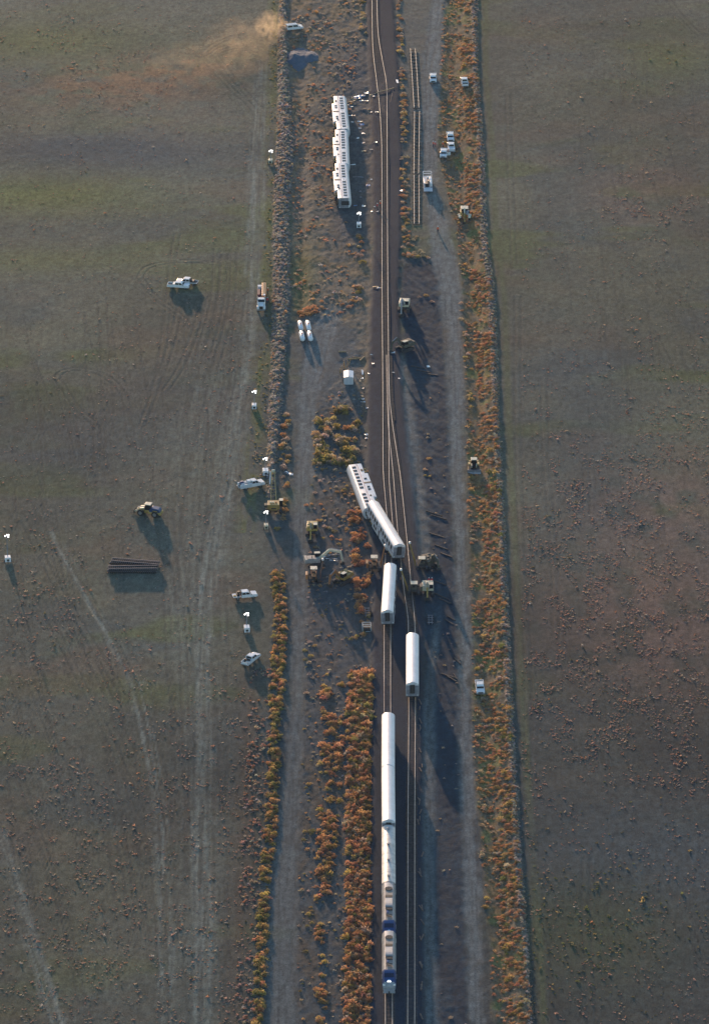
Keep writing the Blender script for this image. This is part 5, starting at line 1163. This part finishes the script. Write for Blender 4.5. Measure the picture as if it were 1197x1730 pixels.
rows(S([(640,702,716),(750,712,730),(850,720,735)]), .08, (.35, .7), (.8, 1.0), {'gold': 3, 'tan': 3}, 'line edge', clump=3)
# small grassy litter
rows(S([(-60,486,606),(150,492,600),(300,494,560),(450,492,610),(535,492,600)]), .35, (.2, .5), (.5, .9), {'orange': 3, 'tan': 4, 'rust': 2, 'grey': 2}, 'verge litter', 's', clump=4, thr=.45)
rows(VERGE_R, .5, (.18, .45), (.5, .9), {'orange': 5, 'rust': 3, 'tan': 3, 'gold': 1}, 'verge litter', 's', clump=4, thr=.4)
rows(WIND_L, 2.6, (.18, .42), (.7, 1.1), {'grey': 7, 'tan': 3, 'orange': .8}, 'west windrow', 's')
rows(WIND_R, 2.8, (.18, .38), (.7, 1.1), {'grey': 7, 'tan': 3, 'orange': 1}, 'east windrow', 's')
rows(S([(0,455,468),(250,452,466),(400,446,462),(550,440,458),(700,425,452),(850,425,450)]), .5, (.12, .3), (.5, .9), {'olive': 4, 'gold': 2, 'tan': 2}, 'verge litter', 's', clump=3, thr=.45)
rows(MID_L, .22, (.15, .4), (.5, .9), {'tan': 4, 'orange': 3, 'olive': 2, 'grey': 2}, 'verge litter', 's', clump=3, thr=.4)
rows(S([(1130,425,458),(1300,415,452),(1500,405,438),(1760,395,428)]), .9, (.15, .4), (.6, 1.0), {'red': 4, 'rust': 3, 'tan': 2, 'grey': 2}, 'verge litter', 's', clump=3, thr=.4)
rows(S([(640,718,752),(900,728,764),(1100,730,772),(1400,738,776),(1760,745,790)]), .03, (.15, .4), (.6, .9), {'tan': 4, 'grey': 3}, 'verge litter', 's')
# weeds of the two fields
def field_weeds(xr, yr, n, fn, pals, rad=(.075, .20)):
    px = RNG.uniform(*xr, n); py = RNG.uniform(*yr, n); keep = RNG.uniform(0, 1, n) < fn(px, py)
    names = list(pals); w = np.array([pals[k] for k in names], float); w /= w.sum()
    for a, b in zip(px[keep], py[keep]):
        x, y = P0(a, b); c = names[RNG.choice(len(names), p=w)]; r = RNG.uniform(*rad)*(1 if RNG.random() > .07 else 1.7)
        BUSHES.append((x, y, r, r*RNG.uniform(.5, .95), np.array(PAL[c])*RNG.uniform(.8, 1.4), 'field weeds', 't'))
gs = lambda px, py, cx, cy, rx, ry: np.exp(-((px-cx)/rx)**2-((py-cy)/ry)**2)
def dl(px, py):
    cl = fbm(px/18, py/13, 411, 3); base = sstep(.42, .68, cl)
    return np.clip((.12+.35*sstep(950, 1350, py)+.8*gs(px, py, 190, 145, 120, 60)+.35*gs(px, py, 90, 60, 130, 60)+.3*gs(px, py, 60, 1000, 160, 120)+.1*gs(px, py, 70, 370, 90, 40))*base*1.7, 0, 1)*(1-.8*gs(px, py, 225, 1020, 50, 50))
field_weeds((0, 425), (0, 1730), 46000, dl, {'red': 6, 'rust': 1.5, 'tan': 3, 'grey': 1.5, 'dkolive': 1.5})
def dr(px, py):
    cl = fbm((px-py*.25)/16, py/20, 431, 3); base = sstep(.44, .66, cl)
    return np.clip((.10+.7*gs(px, py, 1120, 1060, 140, 130)+.5*gs(px, py, 1090, 860, 120, 100)+.5*gs(px, py, 1100, 340, 80, 70)+.45*gs(px, py, 1150, 1250, 90, 90)+.3*gs(px, py, 950, 1090, 70, 120)+.25*sstep(1420, 1200, py)*sstep(500, 900, py))*base*2.0, 0, 1)
field_weeds((880, 1197), (0, 1730), 44000, dr, {'red': 7, 'rust': 1.5, 'tan': 2, 'grey': 1, 'dkolive': 1.5})
def dg(px, py): return np.clip(.9*gs(px, py, 1000, 1560, 110, 130)+.5*gs(px, py, 905, 1600, 40, 150)+.35*gs(px, py, 1130, 100, 60, 30), 0, 1)*sstep(.4, .65, fbm(px/9, py/9, 451, 3))
field_weeds((885, 1197), (0, 1730), 12000, dg, {'dkolive': 5, 'green': 3, 'gold': 1.5}, (.12, .26))

# the largest in view stand as single plants, the rest of each kind is one mass
LABEL = {'west row': ('gold-green brush shrub in the long hedge row west of the dirt road', 'shrubs of the west hedge row'), 'middle scatter': ('small olive shrub scattered between the dirt road and the rust rows', 'scattered olive shrubs'),
         'second row': ('orange brush shrub in the broken row between the bare ditch and the road', 'shrubs of the broken row'), 'thick row': ('rust orange brush shrub in the dense row beside the train', 'shrubs of the dense rust row'),
         'square thicket': ('tan-gold shrub in the thicket south of the site trailer', 'shrubs of the thicket'), 'scatter by the wreck': ('small tan shrub scattered near the tipped coach', 'scattered shrubs by the wreck'),
         'rust clump': ('bright rust shrub in the clump between the machines and the slewed coach', 'shrubs of the rust clump'), 'east ditch': ('orange grassy shrub in the ditch along the eastern field', 'shrubs of the east ditch'),
         'east road edge': ('tan shrub at the ditch-side edge of the eastern dirt road', 'shrubs at the east road edge'), 'line edge': ('tan-orange shrub at the edge of the ballast near the loose track', 'shrubs at the ballast edge')}
def zorder(b): return b[2]*(1+.35*(1-(b[1]+300)/700))
big = [b for b in BUSHES if b[6] == 'b']; big.sort(key=zorder, reverse=True); inview = []
for b in big:
    if -1e3 < b[1] and b[1] > P0(600, 1722)[1] and b[1] < P0(600, 12)[1]: inview.append(b)
single = set(id(b) for b in inview[:290])
wd = [b for b in BUSHES if b[6] == 't' and b[1] > P0(600, 1722)[1]]; wd.sort(key=zorder, reverse=True); single |= set(id(b) for b in wd[:250])
ME = {}
for b in inview[:290]:
    q = random.randrange(len(protos)); key = (q, tuple(np.round(b[4]/.04).astype(int)))
    if key not in ME:
        V = protos[q]; cv = np.array(b[4])*RNG.uniform(.75, 1.25, (len(V), 1)); ME[key] = tri_mesh('shrub', V, cv)
    o = link(ME[key], 'brush_shrub'); o.location = (b[0], b[1], float(Hat(b[0], b[1]))-.03); o.scale = (b[2], b[2], b[3]); o.rotation_euler.z = random.uniform(0, 6.3)
    tag(o, LABEL[b[5]][0], 'shrub', LABEL[b[5]][1])
for b in wd[:250]:
    q = random.randrange(len(tiny)); key = ('t', q, tuple(np.round(b[4]/.05).astype(int)))
    if key not in ME:
        V = tiny[q]; ME[key] = tri_mesh('weed', V, np.array(b[4])*RNG.uniform(.75, 1.25, (len(V), 1)))
    west = b[0] < 0
    o = link(ME[key], 'dry_weed'); o.location = (b[0], b[1], float(Hat(b[0], b[1]))-.02); o.scale = (b[2], b[2], b[3]); o.rotation_euler.z = random.uniform(0, 6.3)
    tag(o, 'dry rusty weed tuft standing out in the western field' if west else 'dry rusty weed tuft standing out in the eastern field', 'weed', 'dry weeds of the western field' if west else 'dry weeds of the eastern field')
def mass(name, items, pr, label, cat):
    Vs, Cs = [], []
    xs = np.array([b[0] for b in items]); ys = np.array([b[1] for b in items]); zs = Hat(xs, ys)
    for b, z in zip(items, zs):
        V = pr[RNG.integers(len(pr))]; a = RNG.uniform(0, 6.28); c, s_ = math.cos(a), math.sin(a)
        W2 = np.empty_like(V); W2[..., 0] = (V[..., 0]*c-V[..., 1]*s_)*b[2]+b[0]; W2[..., 1] = (V[..., 0]*s_+V[..., 1]*c)*b[2]+b[1]; W2[..., 2] = V[..., 2]*b[3]+z-.02
        Vs.append(W2); Cs.append(np.asarray(b[4])[None]*RNG.uniform(.75, 1.25, (len(V), 1)))
    o = link(tri_mesh(name, np.concatenate(Vs), np.concatenate(Cs)), name); o['kind'] = 'stuff'; o['label'] = label; o['category'] = cat
    return o
mass('brush', [b for b in BUSHES if b[6] == 'b' and id(b) not in single], protos, 'rust and gold dry brush growing in rows along the line', 'brush')
mass('dry_grass', [b for b in BUSHES if b[6] == 's' and 'windrow' not in b[5]], small, 'low dry grass and litter over the verges', 'grass')
mass('windrow_litter', [b for b in BUSHES if b[6] == 's' and 'windrow' in b[5]], small, 'grey clumped weeds heaped in long windrows at the field edges', 'weeds')
mass('field_weeds', [b for b in BUSHES if b[6] == 't' and id(b) not in single], tiny, 'countless small rusty weeds over the two fields', 'weeds')

# ------------------------------------------------------------------ dust raised by the van
def dust(px, py, rx, ry, rz, dens, z, col=(.95, .80, .58)):
    bm = bmesh.new(); bmesh.ops.create_icosphere(bm, subdivisions=2, radius=1.0); me = bpy.data.meshes.new('dust_cloud'); bm.to_mesh(me); bm.free()
    o = link(me, 'dust_cloud'); g = G(px, py); o.location = (g.x, g.y, g.z+z); o.scale = (rx, ry, rz)
    m = bpy.data.materials.new('dust'); m.use_nodes = True; N, L = m.node_tree.nodes, m.node_tree.links; N.clear()
    out = N.new('ShaderNodeOutputMaterial'); v = N.new('ShaderNodeVolumePrincipled'); v.inputs['Color'].default_value = (*col, 1); v.inputs['Anisotropy'].default_value = .45
    tc = N.new('ShaderNodeTexCoord'); ln = N.new('ShaderNodeVectorMath'); ln.operation = 'LENGTH'; L.new(tc.outputs['Object'], ln.inputs[0])
    f = N.new('ShaderNodeMapRange'); f.inputs[1].default_value = .98; f.inputs[2].default_value = .15; f.inputs[3].default_value = 0; f.inputs[4].default_value = 1; L.new(ln.outputs['Value'], f.inputs[0])
    t = N.new('ShaderNodeTexNoise'); t.inputs['Scale'].default_value = 3.4; t.inputs['Detail'].default_value = 5; L.new(tc.outputs['Object'], t.inputs['Vector'])
    r = N.new('ShaderNodeMapRange'); r.inputs[1].default_value = .42; r.inputs[2].default_value = .68; L.new(t.outputs[0], r.inputs[0])
    mu = N.new('ShaderNodeMath'); mu.operation = 'MULTIPLY'; L.new(f.outputs[0], mu.inputs[0]); L.new(r.outputs[0], mu.inputs[1])
    m2 = N.new('ShaderNodeMath'); m2.operation = 'MULTIPLY'; m2.inputs[1].default_value = dens; L.new(mu.outputs[0], m2.inputs[0]); L.new(m2.outputs[0], v.inputs['Density']); L.new(v.outputs[0], out.inputs['Volume'])
    me.materials.append(m); o['kind'] = 'stuff'; o['label'] = 'sunlit dust hanging behind the driving van'; o['category'] = 'dust'
dust(480, 46, 3.2, 4.0, 1.4, .24, .7); dust(456, 52, 5.5, 16.0, 2.3, .20, 1.1); dust(412, 82, 14, 28, 2.4, .055, 1.2); dust(335, 112, 18, 22, 2.4, .03, 1.2); dust(300, 215, 24, 26, 2.4, .006, 1.2); dust(230, 140, 30, 30, 2.6, .009, 1.2)

# ------------------------------------------------------------------ the thin dusty air of the evening
def haze(dens):
    y0, y1 = CAM_Y-40, 470; b = MB().box((0, (y0+y1)/2, 318), (700, y1-y0, 650)); o = b.build('haze', None)
    m = bpy.data.materials.new('haze'); m.use_nodes = True; N, L = m.node_tree.nodes, m.node_tree.links; N.clear()
    out = N.new('ShaderNodeOutputMaterial'); v = N.new('ShaderNodeVolumePrincipled'); v.inputs['Color'].default_value = (.55, .72, 1.0, 1); v.inputs['Density'].default_value = dens; v.inputs['Anisotropy'].default_value = .0
    L.new(v.outputs[0], out.inputs['Volume']); o.data.materials.append(m); o['kind'] = 'stuff'; o['label'] = 'thin blue-grey evening haze over the whole site'; o['category'] = 'haze'
haze(.000018)
